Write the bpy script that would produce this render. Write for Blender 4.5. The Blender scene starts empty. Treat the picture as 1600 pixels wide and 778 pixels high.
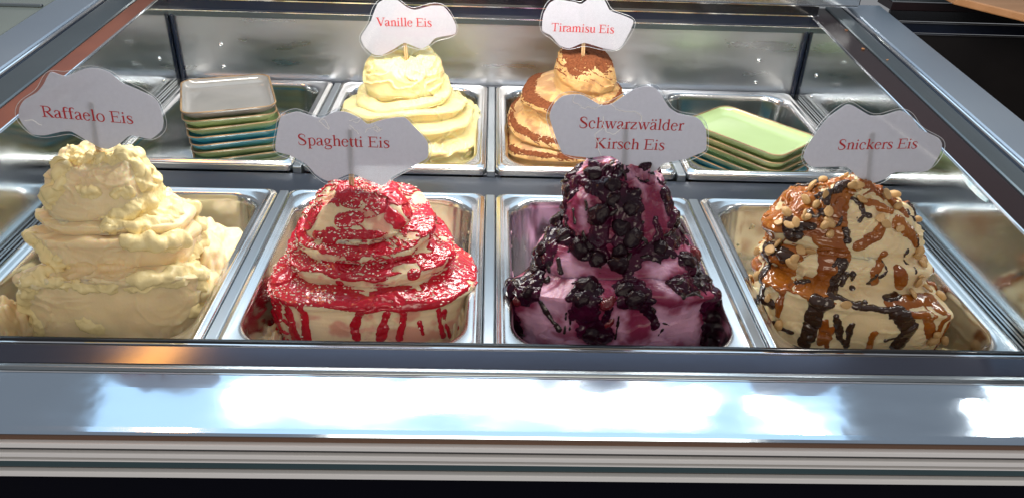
import bpy, math, random
import numpy as np
from mathutils import Matrix, Vector

C = bpy.context.scene.collection
S = bpy.context.scene
R = math.radians

# ------------------------------------------------------------------ camera
cam_d = bpy.data.cameras.new('camera')
cam = bpy.data.objects.new('camera', cam_d)
C.objects.link(cam)
PIT, YAW, ROL = R(31.34), R(2.147), R(2.198)
_r = Vector((math.cos(YAW), -math.sin(YAW), 0))
_fh = Vector((math.sin(YAW), math.cos(YAW), 0))
_z = Vector((0, 0, 1))
_fw = _fh * math.cos(PIT) - _z * math.sin(PIT)
_up = _fh * math.sin(PIT) + _z * math.cos(PIT)
_R = _r * math.cos(ROL) + _up * math.sin(ROL)
_U = -_r * math.sin(ROL) + _up * math.cos(ROL)
m3 = Matrix((_R, _U, -_fw)).transposed()
cam.matrix_world = Matrix.Translation((-.0034, 0, .46)) @ m3.to_4x4()
cam_d.sensor_width = 36
cam_d.lens = 36 * 1230.7 / 1600
cam_d.clip_start = .01
cam_d.clip_end = 50
S.camera = cam

# ------------------------------------------------------------------ light
w = bpy.data.worlds.new('World')
S.world = w
w.use_nodes = True
w.node_tree.nodes['Background'].inputs[0].default_value = (.74, .76, .80, 1)
w.node_tree.nodes['Background'].inputs[1].default_value = .25

def area(name, loc, target, sx, sy, power, col):
    l = bpy.data.lights.new(name, 'AREA')
    l.shape = 'RECTANGLE'
    l.size, l.size_y = sx, sy
    l.energy = power
    l.color = col
    o = bpy.data.objects.new(name, l)
    C.objects.link(o)
    o.location = loc
    d = Vector(target) - Vector(loc)
    o.rotation_euler = d.to_track_quat('-Z', 'Y').to_euler()
    return o

area('case_tube_lamp', (-.02, .935, .43), (-.02, .905, 0), .76, .045, 4.9, (1, .95, .86))
area('case_spot_lamp', (.485, .873, .43), (.47, .86, 0), .15, .018, .4, (1, .95, .88))
area('case_spot_lamp', (.80, .868, .43), (.7, .86, 0), .14, .016, .22, (1, .95, .88))
area('blue_softbox', (-.02, 1.44, .95), (-.02, .9, 0), 1.86, .9, 4.3, (.56, .80, 1))  # added softbox, gives the front panel its pale blue reflection
area('front_fill_light', (.2, -1.6, 1.2), (0, .8, 0), 1.6, .8, 13.5, (1, .87, .70))  # added fill from the customer side, lifts mound fronts and bumper
area('orange_reflection_light', (-0.807, 1.018, 1.15), (-.4, .8, .0), .26, .06, .9, (1, .38, .05))  # added light, placed to reflect as an orange patch in the front band

S.view_settings.view_transform = 'Standard'
S.view_settings.look = 'None'
S.view_settings.exposure = .42
S.view_settings.gamma = 1
S.view_settings.use_curve_mapping = False

# ------------------------------------------------------------------ object helpers
def link(name, me, mat=None, parent=None, smooth=False):
    o = bpy.data.objects.new(name, me)
    C.objects.link(o)
    if mat is not None and not me.materials:
        me.materials.append(mat)
    if parent is not None:
        o.parent = parent
    if smooth:
        me.polygons.foreach_set('use_smooth', [True] * len(me.polygons))
    return o

def mesh(name, v, f):
    me = bpy.data.meshes.new(name)
    me.from_pydata([tuple(map(float, p)) for p in v], [], [tuple(map(int, q)) for q in f])
    me.update()
    return me

def fast_mesh(name, v, quads):
    v = np.ascontiguousarray(v, dtype=np.float32)
    quads = np.ascontiguousarray(quads, dtype=np.int32)
    n = len(quads)
    k = quads.shape[1]
    me = bpy.data.meshes.new(name)
    me.vertices.add(len(v))
    me.vertices.foreach_set('co', v.ravel())
    me.loops.add(n * k)
    me.loops.foreach_set('vertex_index', quads.ravel())
    me.polygons.add(n)
    me.polygons.foreach_set('loop_start', np.arange(0, n * k, k, dtype=np.int32))
    me.polygons.foreach_set('loop_total', np.full(n, k, dtype=np.int32))
    me.polygons.foreach_set('use_smooth', np.ones(n, dtype=bool))
    me.update(calc_edges=True)
    me.validate()
    return me

def thing(name, label, cat, loc=(0, 0, 0), group=None):
    o = bpy.data.objects.new(name, None)
    C.objects.link(o)
    o.location = loc
    o.empty_display_size = .02
    o['label'] = label
    o['category'] = cat
    if group:
        o['group'] = group
    return o

def off(v, t):
    return [(p[0] - t.location.x, p[1] - t.location.y, p[2] - t.location.z) for p in v]

def box(x0, x1, y0, y1, z0, z1):
    v = [(x0, y0, z0), (x1, y0, z0), (x1, y1, z0), (x0, y1, z0), (x0, y0, z1), (x1, y0, z1), (x1, y1, z1), (x0, y1, z1)]
    f = [(3, 2, 1, 0), (4, 5, 6, 7), (0, 1, 5, 4), (1, 2, 6, 5), (2, 3, 7, 6), (3, 0, 4, 7)]
    return v, f

def bevel(o, w_=.0015, n=2):
    b = o.modifiers.new('bevel', 'BEVEL')
    b.width = w_
    b.segments = n
    b.limit_method = 'ANGLE'
    return o

def box_part(name, dims, mat, parent, bw=.001):
    v, f = box(*dims)
    o = link(name, mesh(name, v, f), mat, parent)
    if bw:
        bevel(o, bw)
    return o

def extrude_x(prof, x0, x1, n=1):
    """closed yz profile swept along x"""
    v, f = [], []
    k = len(prof)
    for i in range(n + 1):
        x = x0 + (x1 - x0) * i / n
        v += [(x, p[0], p[1]) for p in prof]
    for i in range(n):
        for j in range(k):
            a = i * k + j
            b = i * k + (j + 1) % k
            f.append((a, a + k, b + k, b))
    f.append(tuple(range(k)))
    f.append(tuple(range(n * k + k - 1, n * k - 1, -1)))
    return v, f

def extrude_y(prof, y0, y1, zbase):
    """closed xz profile swept along y; zbase(y) lifts it"""
    v, f = [], []
    k = len(prof)
    for y in (y0, y1):
        v += [(p[0], y, p[1] + zbase(y)) for p in prof]
    for j in range(k):
        b = (j + 1) % k
        f.append((j, b, b + k, j + k))
    f.append(tuple(range(k - 1, -1, -1)))
    f.append(tuple(range(k, 2 * k)))
    return v, f

# ------------------------------------------------------------------ materials
def mat(name, col, rough=.5, metal=0., spec=.5, sss=0., sss_col=None, coat=0., noise=None, bump=None, trans=0., rough_noise=0., aniso=0., streak=None):
    m = bpy.data.materials.new(name)
    m.use_nodes = True
    nt = m.node_tree
    b = nt.nodes['Principled BSDF']
    b.inputs['Base Color'].default_value = (*col, 1)
    b.inputs['Roughness'].default_value = rough
    b.inputs['Metallic'].default_value = metal
    b.inputs['Specular IOR Level'].default_value = spec
    b.inputs['Coat Weight'].default_value = coat
    b.inputs['Coat Roughness'].default_value = .08
    b.inputs['Transmission Weight'].default_value = trans
    b.inputs['Anisotropic'].default_value = aniso
    if sss:
        b.inputs['Subsurface Weight'].default_value = sss
        b.inputs['Subsurface Radius'].default_value = sss_col or (1, .6, .3)
        b.inputs['Subsurface Scale'].default_value = .006
    tc = nt.nodes.new('ShaderNodeTexCoord')
    def tex(scale, detail=4, stretch=(1, 1, 1)):
        mp = nt.nodes.new('ShaderNodeMapping')
        mp.inputs['Scale'].default_value = stretch
        nt.links.new(tc.outputs['Object'], mp.inputs[0])
        n = nt.nodes.new('ShaderNodeTexNoise')
        n.inputs['Scale'].default_value = scale
        n.inputs['Detail'].default_value = detail
        nt.links.new(mp.outputs[0], n.inputs['Vector'])
        return n
    if noise:                         # (second colour, scale, low, high)
        col2, sc, lo, hi = noise[:4]
        n = tex(sc, 5, noise[4] if len(noise) > 4 else (1, 1, 1))
        rp = nt.nodes.new('ShaderNodeValToRGB')
        rp.color_ramp.elements[0].position = lo
        rp.color_ramp.elements[0].color = (*col, 1)
        rp.color_ramp.elements[1].position = hi
        rp.color_ramp.elements[1].color = (*col2, 1)
        nt.links.new(n.outputs['Fac'], rp.inputs[0])
        nt.links.new(rp.outputs[0], b.inputs['Base Color'])
    if bump:                          # (scale, strength, distance[, stretch])
        n = tex(bump[0], 6, bump[3] if len(bump) > 3 else (1, 1, 1))
        bp = nt.nodes.new('ShaderNodeBump')
        bp.inputs['Strength'].default_value = bump[1]
        bp.inputs['Distance'].default_value = bump[2]
        nt.links.new(n.outputs['Fac'], bp.inputs['Height'])
        nt.links.new(bp.outputs[0], b.inputs['Normal'])
    if rough_noise:
        n = tex(streak[0] if streak else 9, 5, streak[1] if streak else (1, 1, 1))
        mr = nt.nodes.new('ShaderNodeMapRange')
        mr.inputs['From Min'].default_value = .3
        mr.inputs['From Max'].default_value = .7
        mr.inputs['To Min'].default_value = max(0, rough - rough_noise)
        mr.inputs['To Max'].default_value = rough + rough_noise
        nt.links.new(n.outputs['Fac'], mr.inputs[0])
        nt.links.new(mr.outputs[0], b.inputs['Roughness'])
    return m

M = {}
M['steel'] = mat('polished_steel', (.62, .64, .66), .16, 1, bump=(30, .06, .002), rough_noise=.07, streak=(12, (1, 1, 6)))
M['pan_steel'] = mat('pan_steel', (.66, .67, .68), .2, 1, bump=(22, .08, .002), rough_noise=.08)
M['side_mirror'] = mat('mirror_steel', (.56, .60, .61), .13, 1, bump=(3, .008, .003), rough_noise=.06, streak=(10, (1, 1, 3)))
M['back_steel'] = mat('back_steel', (.58, .61, .67), .34, 1, bump=(3, .008, .003, (1, 1, 2)), rough_noise=.10, streak=(8, (1, 1, 5)))
M['front_steel'] = mat('brushed_front_steel', (.60, .73, .88), .085, 1, bump=(1.8, .2, .016, (1, .8, 1)), rough_noise=.03, streak=(16, (1, 2.5, 1)))
M['chrome'] = mat('chrome', (.85, .87, .9), .08, 1)
M['black_gloss'] = mat('black_gloss', (.008, .009, .012), .12, 0, .6)
M['navy'] = mat('navy_track', (.008, .013, .03), .2, 0, .5)
M['dark_band'] = mat('dark_anodised', (.10, .11, .15), .14, .85, bump=(5, .08, .004))
M['grey_strip'] = mat('grey_strip', (.33, .37, .40), .22, .9)
M['slate'] = mat('slate_metal', (.11, .14, .16), .33, .8, noise=((.14, .17, .19), 6, .3, .7))
M['bar_steel'] = mat('bar_steel', (.30, .34, .38), .28, .9, noise=((.36, .40, .44), 8, .3, .7))
M['slate_bar'] = mat('slate_bar', (.035, .045, .065), .3, .6)
M['frame'] = mat('aluminium_frame', (.36, .43, .52), .35, .8, noise=((.42, .49, .57), 5, .3, .7), bump=(120, .03, .001))
M['maroon'] = mat('maroon_ledge', (.016, .008, .010), .2, 0, .3)
M['brown'] = mat('wood_reflection_ledge', (.20, .065, .035), .35, 0, .4, noise=((.14, .045, .03), 8, .35, .7))  # reflected wood put into the ledge colour as brown
M['ridge'] = mat('ridge_alu', (.90, .89, .90), .35, .1)
M['groove'] = mat('groove_rubber', (.05, .05, .055), .4, .2)
M['teal'] = mat('teal_strip', (.055, .10, .115), .3, .5)
M['copper'] = mat('copper_edge', (.22, .13, .09), .3, .7)
M['kick'] = mat('dark_kick_panel', (.002, .002, .006), .6, 0, .05)
M['glass_green'] = mat('greenish_side_glass', (.17, .21, .19), .12, 0, .5, noise=((.24, .28, .26), 3, .3, .7))
M['dark_inside'] = mat('dark_interior', (.022, .02, .022), .35, .3, noise=((.04, .036, .038), 4, .35, .7))
M['wood'] = mat('orange_wood', (.42, .19, .07), .4, noise=((.55, .27, .12), 5, .3, .7, (1, 8, 1)))
M['tape'] = mat('pale_blue_label', (.42, .66, .78), .5, noise=((.75, .85, .9), 40, .4, .6), bump=(60, .4, .002))
M['wood_stick'] = mat('birch_stick', (.62, .42, .22), .55, noise=((.45, .28, .13), 60, .35, .7, (1, 1, .1)))
M['ink'] = mat('red_ink', (.50, .015, .02), .5)
M['glazegrey'] = mat('grey_glaze', (.30, .29, .275), .1, coat=.6, noise=((.25, .245, .235), 20, .3, .7))
M['glazegreen'] = mat('green_glaze', (.44, .58, .29), .1, coat=.6, noise=((.40, .53, .26), 15, .3, .7))
M['glazeolive'] = mat('olive_glaze', (.46, .50, .22), .1, coat=.6, noise=((.40, .52, .25), 15, .3, .7))
M['glazeblue'] = mat('turquoise_glaze', (.06, .36, .50), .08, coat=.6, noise=((.07, .42, .53), 15, .3, .7))
M['glazeteal'] = mat('sea_green_glaze', (.28, .48, .37), .1, coat=.6, noise=((.28, .44, .3), 15, .3, .7))
M['bare_clay'] = mat('brown_rim', (.30, .19, .09), .4, noise=((.14, .08, .035), 45, .4, .65))

def paper_mat():
    m = bpy.data.materials.new('card_paper')
    m.use_nodes = True
    nt = m.node_tree
    nt.nodes.clear()
    out = nt.nodes.new('ShaderNodeOutputMaterial')
    d = nt.nodes.new('ShaderNodeBsdfDiffuse')
    t = nt.nodes.new('ShaderNodeBsdfTranslucent')
    mx = nt.nodes.new('ShaderNodeMixShader')
    g = nt.nodes.new('ShaderNodeBsdfGlossy')
    g.inputs['Roughness'].default_value = .12
    m2 = nt.nodes.new('ShaderNodeMixShader')
    m2.inputs[0].default_value = .035
    tc = nt.nodes.new('ShaderNodeTexCoord')
    n = nt.nodes.new('ShaderNodeTexNoise')
    n.inputs['Scale'].default_value = 260
    n.inputs['Detail'].default_value = 6
    rp = nt.nodes.new('ShaderNodeValToRGB')
    rp.color_ramp.elements[0].position = .3
    rp.color_ramp.elements[0].color = (.76, .75, .80, 1)
    rp.color_ramp.elements[1].position = .7
    rp.color_ramp.elements[1].color = (.81, .80, .85, 1)
    nt.links.new(tc.outputs['Object'], n.inputs['Vector'])
    nt.links.new(n.outputs['Fac'], rp.inputs[0])
    nt.links.new(rp.outputs[0], d.inputs[0])
    nt.links.new(rp.outputs[0], t.inputs[0])
    mx.inputs[0].default_value = .33
    nt.links.new(d.outputs[0], mx.inputs[1])
    nt.links.new(t.outputs[0], mx.inputs[2])
    nt.links.new(mx.outputs[0], m2.inputs[1])
    nt.links.new(g.outputs[0], m2.inputs[2])
    nt.links.new(m2.outputs[0], out.inputs[0])
    return m
M['paper'] = paper_mat()

def film_mat():
    m = bpy.data.materials.new('laminate_film')
    m.use_nodes = True
    nt = m.node_tree
    nt.nodes.clear()
    out = nt.nodes.new('ShaderNodeOutputMaterial')
    t = nt.nodes.new('ShaderNodeBsdfTransparent')
    t.inputs[0].default_value = (.96, .97, .98, 1)
    g = nt.nodes.new('ShaderNodeBsdfGlossy')
    g.inputs['Roughness'].default_value = .06
    lw = nt.nodes.new('ShaderNodeLayerWeight')
    lw.inputs[0].default_value = .5
    pw = nt.nodes.new('ShaderNodeMath')
    pw.operation = 'POWER'
    pw.inputs[1].default_value = 4
    nt.links.new(lw.outputs['Facing'], pw.inputs[0])
    fr = nt.nodes.new('ShaderNodeMath')
    fr.operation = 'MULTIPLY_ADD'
    fr.inputs[1].default_value = .5
    fr.inputs[2].default_value = .035
    nt.links.new(pw.outputs[0], fr.inputs[0])
    mx = nt.nodes.new('ShaderNodeMixShader')
    nt.links.new(fr.outputs[0], mx.inputs[0])
    nt.links.new(t.outputs[0], mx.inputs[1])
    nt.links.new(g.outputs[0], mx.inputs[2])
    nt.links.new(mx.outputs[0], out.inputs[0])
    return m
M['film'] = film_mat()
M['crease_glint'] = mat('laminate_glint', (.97, .97, .98), .3, coat=.5)  # white stands in for glints of light on the film wrinkles
M['edge'] = mat('laminate_edge', (.8, .83, .88), .2, coat=.5)

def cream_mat(name, col, stain=None, sss=.55, rough=.36, radius=(1, .6, .28), fine=.35):
    """ice cream: base pigment, optional stain pigment carried by the 'stain' attribute"""
    m = bpy.data.materials.new(name)
    m.use_nodes = True
    nt = m.node_tree
    b = nt.nodes['Principled BSDF']
    b.inputs['Roughness'].default_value = rough
    b.inputs['Subsurface Weight'].default_value = sss
    b.inputs['Subsurface Radius'].default_value = radius
    b.inputs['Subsurface Scale'].default_value = .010
    b.inputs['Specular IOR Level'].default_value = .4
    tc = nt.nodes.new('ShaderNodeTexCoord')
    n = nt.nodes.new('ShaderNodeTexNoise')
    n.inputs['Scale'].default_value = 35
    n.inputs['Detail'].default_value = 6
    nt.links.new(tc.outputs['Object'], n.inputs['Vector'])
    rp = nt.nodes.new('ShaderNodeValToRGB')
    rp.color_ramp.elements[0].position = .3
    rp.color_ramp.elements[0].color = (*[c * .9 for c in col], 1)
    rp.color_ramp.elements[1].position = .7
    rp.color_ramp.elements[1].color = (*[min(1, c * 1.05) for c in col], 1)
    nt.links.new(n.outputs['Fac'], rp.inputs[0])
    last = rp.outputs[0]
    if stain:
        at = nt.nodes.new('ShaderNodeAttribute')
        at.attribute_name = 'stain'
        mx = nt.nodes.new('ShaderNodeMix')
        mx.data_type = 'RGBA'
        nt.links.new(at.outputs['Fac'], mx.inputs[0])
        nt.links.new(last, mx.inputs[6])
        mx.inputs[7].default_value = (*stain, 1)
        last = mx.outputs[2]
    nt.links.new(last, b.inputs['Base Color'])
    n2 = nt.nodes.new('ShaderNodeTexNoise')
    n2.inputs['Scale'].default_value = 420
    n2.inputs['Detail'].default_value = 5
    nt.links.new(tc.outputs['Object'], n2.inputs['Vector'])
    bp = nt.nodes.new('ShaderNodeBump')
    bp.inputs['Strength'].default_value = fine
    bp.inputs['Distance'].default_value = .0012
    nt.links.new(n2.outputs['Fac'], bp.inputs['Height'])
    nt.links.new(bp.outputs[0], b.inputs['Normal'])
    return m

M['coconut_cream'] = cream_mat('coconut_ice_cream', (.89, .71, .435))
M['coconut_lump'] = cream_mat('yellow_cream_lumps', (.89, .74, .385), rough=.24, fine=.5, sss=0.)
M['biscuit_cream'] = cream_mat('spaghetti_ice_cream', (.84, .65, .43), stain=(.62, .12, .12))
M['kirsch_cream'] = cream_mat('cherry_ice_cream', (.58, .32, .46), stain=(.19, .004, .045))
M['nut_cream'] = cream_mat('nut_ice_cream', (.84, .66, .40))
M['vanilla_cream'] = cream_mat('vanilla_ice_cream', (.76, .65, .32))
M['coffee_cream'] = cream_mat('coffee_ice_cream', (.62, .37, .15), stain=(.17, .05, .022))
M['cocoa'] = mat('cocoa_powder', (.12, .036, .015), .9, spec=.1, noise=((.20, .065, .027), 300, .35, .65), bump=(500, .6, .001))
M['raspberry'] = mat('raspberry_sauce', (.56, .006, .026), .08, coat=.5, bump=(260, .5, .0015), noise=((.40, .002, .016), 40, .3, .7))
M['kirsch'] = mat('dark_cherry_sauce', (.014, .001, .008), .04, spec=.35, bump=(150, .6, .002), noise=((.05, .003, .02), 30, .4, .65))
M['cherry'] = mat('black_cherry', (.006, .001, .004), .04, spec=.32, noise=((.02, .002, .007), 60, .4, .65), bump=(90, .2, .003))
M['redcherry'] = mat('red_cherry', (.13, .004, .010), .14, coat=.6, bump=(250, .35, .002))
M['caramel'] = mat('caramel_sauce', (.36, .115, .012), .09, coat=.4, noise=((.25, .062, .008), 35, .35, .65), bump=(90, .25, .002))
M['chocolate'] = mat('chocolate_sauce', (.032, .014, .009), .16, coat=.4, noise=((.05, .022, .013), 60, .3, .7), bump=(120, .3, .002))
M['flake'] = mat('dark_chocolate_flake', (.020, .010, .010), .25)
M['peanut'] = mat('roasted_peanut', (.48, .26, .09), .34, noise=((.64, .42, .19), 90, .35, .65), bump=(200, .3, .001))
M['crumb'] = mat('white_crumb', (.86, .80, .68), .5)
# ------------------------------------------------------------------ noise
_rs = np.random.RandomState(7)
_perm = _rs.permutation(256)
_perm = np.concatenate([_perm, _perm, _perm])
_grad = _rs.normal(size=(256, 3))
_grad /= np.linalg.norm(_grad, axis=1)[:, None]

def perlin(p):
    p = np.asarray(p, dtype=np.float64)
    i = np.floor(p).astype(int)
    f = p - i
    u = f * f * f * (f * (f * 6 - 15) + 10)
    i &= 255
    res = 0
    for dx in (0, 1):
        for dy in (0, 1):
            for dz in (0, 1):
                h = _perm[_perm[_perm[(i[..., 0] + dx) & 255] + ((i[..., 1] + dy) & 255)] + ((i[..., 2] + dz) & 255)]
                g = _grad[h]
                d = g[..., 0] * (f[..., 0] - dx) + g[..., 1] * (f[..., 1] - dy) + g[..., 2] * (f[..., 2] - dz)
                wx = u[..., 0] if dx else 1 - u[..., 0]
                wy = u[..., 1] if dy else 1 - u[..., 1]
                wz = u[..., 2] if dz else 1 - u[..., 2]
                res = res + d * wx * wy * wz
    return res * 1.5

def fbm(p, oct_=3, gain=.5):
    r, a = 0, 1.
    for k in range(oct_):
        r = r + a * perlin(p * (2 ** k) + 13.7 * k)
        a *= gain
    return r

def sstep(a, b, x):
    t = np.clip((x - a) / (b - a), 0, 1)
    return t * t * (3 - 2 * t)

# ------------------------------------------------------------------ mounds of ice cream
NU, NV = 440, 320

def rings_of(tiers, top, flare=1.04, cap='round', ledge=.15, neck=.95):
    """tiers: (cx, cy, rx, ry, z, tilt_x, tilt_y, squareness, lip)"""
    t = tiers[0]
    R_ = [(t[0], t[1], t[2] * flare, t[3] * flare, -.118, 0, 0, t[7])]
    for i, (cx, cy, rx, ry, z, tx, ty, n, lip) in enumerate(tiers):
        if i:
            q = tiers[i - 1]
            zb = q[4] + .0035 + ledge * (z - q[4])
            R_.append((cx, cy, rx * neck, ry * neck, zb, q[5] * .8 + tx * .2, q[6] * .8 + ty * .2, n))
        else:
            zb = -.09
        R_.append((cx, cy, rx * .985, ry * .985, zb + (z - zb) * .45, tx * .8, ty * .8, n))
        R_.append((cx, cy, rx * .985, ry * .985, z - .007, tx, ty, n))
        R_.append((cx, cy, rx * (1 + lip), ry * (1 + lip), z - .001, tx, ty, n))
        R_.append((cx, cy, rx * (.99 + lip * .5), ry * (.99 + lip * .5), z + .0035, tx, ty, n))
    cx, cy, rx, ry, z, tx, ty, n, lip = tiers[-1]
    for a, b in {'round': ((.93, .25), (.82, .52), (.66, .74), (.46, .89), (.24, .97), (.01, 1.)), 'flat': ((.96, .3), (.9, .6), (.8, .83), (.6, .95), (.3, .99), (.01, 1.)), 'cone': ((.9, .15), (.74, .38), (.56, .61), (.38, .80), (.2, .94), (.01, 1.))}[cap]:
        k = 1 - a
        R_.append((cx + (top[0] - cx) * k, cy + (top[1] - cy) * k, rx * a, ry * a, z + .003 + (top[2] - z - .003) * b, tx * a, ty * a, 2 + (n - 2) * a))
    return np.array(R_)

def mound(tiers, top, seed, streak=.0009, lump=.004, crumple=.002, fold=.003, foldf=70., dome=.004, flare=1.04, cap='round', ledge=.15, neck=.95, dabs=26):
    rg = rings_of(tiers, top, flare, cap, ledge, neck)
    seg = np.linalg.norm(np.diff(rg[:, 1:5] * np.array([1, 1, 1, 1.3]), axis=0), axis=1) + .5 * np.abs(np.diff(rg[:, 2])) + .003
    s = np.concatenate([[0], np.cumsum(seg)])
    s /= s[-1]
    v = np.linspace(0, 1, NV)
    P = np.stack([np.interp(v, s, rg[:, k]) for k in range(8)], 1)
    k = np.array([1, 2, 3, 2, 1.]) / 9
    for c in range(8):                                 # round the corners of the profile a little
        P[2:-2, c] = np.convolve(P[:, c], k, 'valid')
    th = np.linspace(0, 2 * np.pi, NU, endpoint=False)[None, :]
    P = P[:, :, None]
    # spoon swirls: the outline wanders from level to level
    hgt = P[:, 4] + 0 * th
    cc = np.stack([np.cos(th) + 0 * hgt, np.sin(th) + 0 * hgt, hgt * 14], -1)
    sd = seed * 5.31
    wob = fbm(cc * np.array([1.1, 1.1, 1]) + sd, 3)
    c_, s_ = np.cos(th), np.sin(th)
    n = P[:, 7]
    rho = (np.abs(c_) ** n + np.abs(s_) ** n) ** (-1 / n)
    rho = rho * (1 + .055 * wob)
    dx, dy = P[:, 2] * rho * c_, P[:, 3] * rho * s_ * np.where(s_ > 0, 1.3, 1)
    X = P[:, 0] + dx
    Y = P[:, 1] + dy
    low = sstep(-.115, -.06, hgt)
    Z = P[:, 4] + P[:, 5] * dx + P[:, 6] * dy
    Z = Z + .004 * low * fbm(np.stack([c_ * 1.3 + 0 * Z, s_ * 1.3 + 0 * Z, hgt * 9 + sd], -1), 2)
    V = np.stack([X, Y, Z], -1)
    N = grid_normals(V)
    topness = sstep(tiers[-1][4], top[2], Z)
    torn = np.clip(sstep(.12, .45, perlin(V * 13 + sd + 2)) + topness, 0, 1)
    d = lump * (fbm(V * 20 + sd, 2) + (.25 + torn) * .45 * fbm(V * 60 + sd, 2))
    # palette-knife layers: a saw tooth that laps one sheet over the next
    warp = fbm(V * np.array([16, 16, 22]) + sd + 3.1, 3)
    ph = (Z + .25 * (X - P[:, 0]) * math.cos(seed * 2.1)) * foldf + warp * 1.5
    saw = ph - np.floor(ph)
    gate = sstep(-.2, .35, perlin(V * 15 + sd + 9.))
    d = d + fold * (saw ** 2.2 - .35) * gate
    # fine drag marks along the knife stroke
    st = perlin(np.stack([c_ * 2.2 + 0 * Z, s_ * 2.2 + 0 * Z, (Z + .004 * warp) * 330 + sd], -1)) + .6 * perlin(np.stack([c_ * 3 + 0 * Z, s_ * 3 + 0 * Z, (Z + .004 * warp) * 800 + sd], -1))
    d = d + streak * st * sstep(-.4, .4, perlin(V * 22 + sd + 5))
    # torn, creased cream
    cr = 1 - np.abs(fbm(V * 42 + sd + 20 + .5 * warp[..., None], 4))
    d = d + crumple * (cr - .75) * 1.6 * torn
    d = d + dome * topness * (fbm(V * 30 + sd + 31, 2) + .8 * (np.abs(perlin(V * 38 + sd + 40)) - .3))
    # dabs of the spatula: shallow scoops that end in a raised lip
    rs = np.random.RandomState(seed + 40)
    for _ in range(dabs):
        j, i = rs.randint(int(NV * .12), int(NV * .97)), rs.randint(NU)
        r0 = rs.uniform(.010, .030)
        q = V - V[j, i]
        dist = np.sqrt((q ** 2).sum(-1))
        near = dist < r0 * 1.6
        ang = rs.normal(size=3)
        ang /= np.linalg.norm(ang)
        t = dist[near] / r0 * (1 + .30 * warp[near]) + .35 * (q[near] @ ang) / r0
        prof = -.75 * np.clip(1 - t * t, 0, 1) + .9 * np.exp(-((t - 1.02) / .09) ** 2) * sstep(-.6, .6, (q[near] @ ang) / r0) + .12 * np.sin(t * 24) * (t < 1)
        d[near] += rs.uniform(.0010, .0022) * prof
    V = V + N * (d * low)[..., None]
    return V, grid_normals(V)

def grid_normals(V):
    du = np.roll(V, -1, 1) - np.roll(V, 1, 1)
    dv = np.empty_like(V)
    dv[1:-1] = V[2:] - V[:-2]
    dv[0] = V[1] - V[0]
    dv[-1] = V[-1] - V[-2]
    n = np.cross(du, dv)
    l = np.linalg.norm(n, axis=-1, keepdims=True)
    n = n / np.maximum(l, 1e-12)
    n[-1] = (0, 0, 1)
    return n

_q = np.arange(NV * NU).reshape(NV, NU)
QUADS = np.stack([_q[:-1], np.roll(_q[:-1], -1, 1), np.roll(_q[1:], -1, 1), _q[1:]], -1).reshape(-1, 4)

def surf(V, u, v):
    """point on a mound at (turn, height) in 0..1"""
    j = np.clip(v * (NV - 1), 0, NV - 1.001)
    i = (u % 1) * NU
    j0 = int(j)
    i0 = int(i) % NU
    return V[j0, i0]

def stroke_mask(V, strokes, seed, rough=.35):
    """signed mask, metres inside the edge of poured streams given as (turn, height) way points"""
    m = np.full(V.shape[:2], -.02)
    wob = fbm(V * 90 + seed, 3)
    for w_, pts in strokes:
        P = [surf(V, *p) for p in pts]
        dense = [P[0]]
        for a, b in zip(P[:-1], P[1:]):
            k = max(2, int(np.linalg.norm(b - a) / (w_ * .3 + .0006)))
            dense += [a + (b - a) * t / k for t in range(1, k + 1)]
        for p in dense:
            rad = w_ * 1.6 + .006
            dd = np.sqrt(((V - p) ** 2).sum(-1))
            m = np.maximum(m, w_ * .5 - dd)
        
    return m + wob * rough * .006 * (m > -.012)  # ragged edge

def islands(q, n):
    """label of the connected patch each quad belongs to"""
    lab = np.arange(n)
    while True:
        m = lab[q].min(1)
        new = lab.copy()
        for k in range(4):
            np.minimum.at(new, q[:, k], m)
        new = new[new]
        if (new == lab).all():
            return lab[q[:, 0]]
        lab = new

def skin(name, V, N, m, thick, soft, material, parent, grain=None, split=False):
    """a layer poured over the mound where m > 0; its rim sinks under the surface"""
    h = np.where(m > 0, thick * (1 - np.exp(-np.maximum(m, 0) / soft)), np.maximum(m, -.004) * .5 - .0003)
    if grain is not None:
        h = np.where(m > .0015, np.maximum(h + grain * sstep(0, .004, m), .0006), h)
    if thick > .003:                                 # thick layers even out the folds below them
        for _ in range(7):
            N = (N + np.roll(N, 1, 1) + np.roll(N, -1, 1) + np.concatenate([N[:1], N[:-1]]) + np.concatenate([N[1:], N[-1:]])) / 5
        N = N / np.linalg.norm(N, axis=-1, keepdims=True)
    W = V + N * h[..., None]
    if thick > .003:
        for _ in range(3):
            A = (np.roll(W, 1, 1) + np.roll(W, -1, 1) + np.concatenate([W[:1], W[:-1]]) + np.concatenate([W[1:], W[-1:]])) / 4
            W = np.where((m > .0025)[..., None], .5 * W + .5 * A, W)
    keep = (m > -1e-4).reshape(-1)[QUADS].any(1)
    q = QUADS[keep]
    lab = islands(q, NU * NV)
    names, cnt = np.unique(lab, return_counts=True)
    good = names[cnt >= 14]
    groups = [lab == g for g in good] if split else [np.isin(lab, good)]
    if split:                                        # the largest patches one by one
        groups.sort(key=lambda g: -g.sum())
    for g in groups[:120]:
        ids, inv = np.unique(q[g], return_inverse=True)
        me = fast_mesh(name, W.reshape(-1, 3)[ids] - np.array(parent.location), inv.reshape(-1, 4))
        link(name, me, material, parent)

def rivulets(n, seed, wmin, wmax, lmin, lmax):
    """thin streams that ran down a mound from random places"""
    rr = random.Random(seed)
    o = []
    for _ in range(n):
        u, v = rr.uniform(0, 1), rr.uniform(.3, .97)
        k = rr.randint(3, 5)
        L = rr.uniform(lmin, lmax)
        pts = []
        for t in range(k):
            pts.append((u, max(.1, v - L * t / (k - 1))))
            u += rr.uniform(-.012, .012)
        o.append((rr.uniform(wmin, wmax), pts))
    return o
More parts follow.
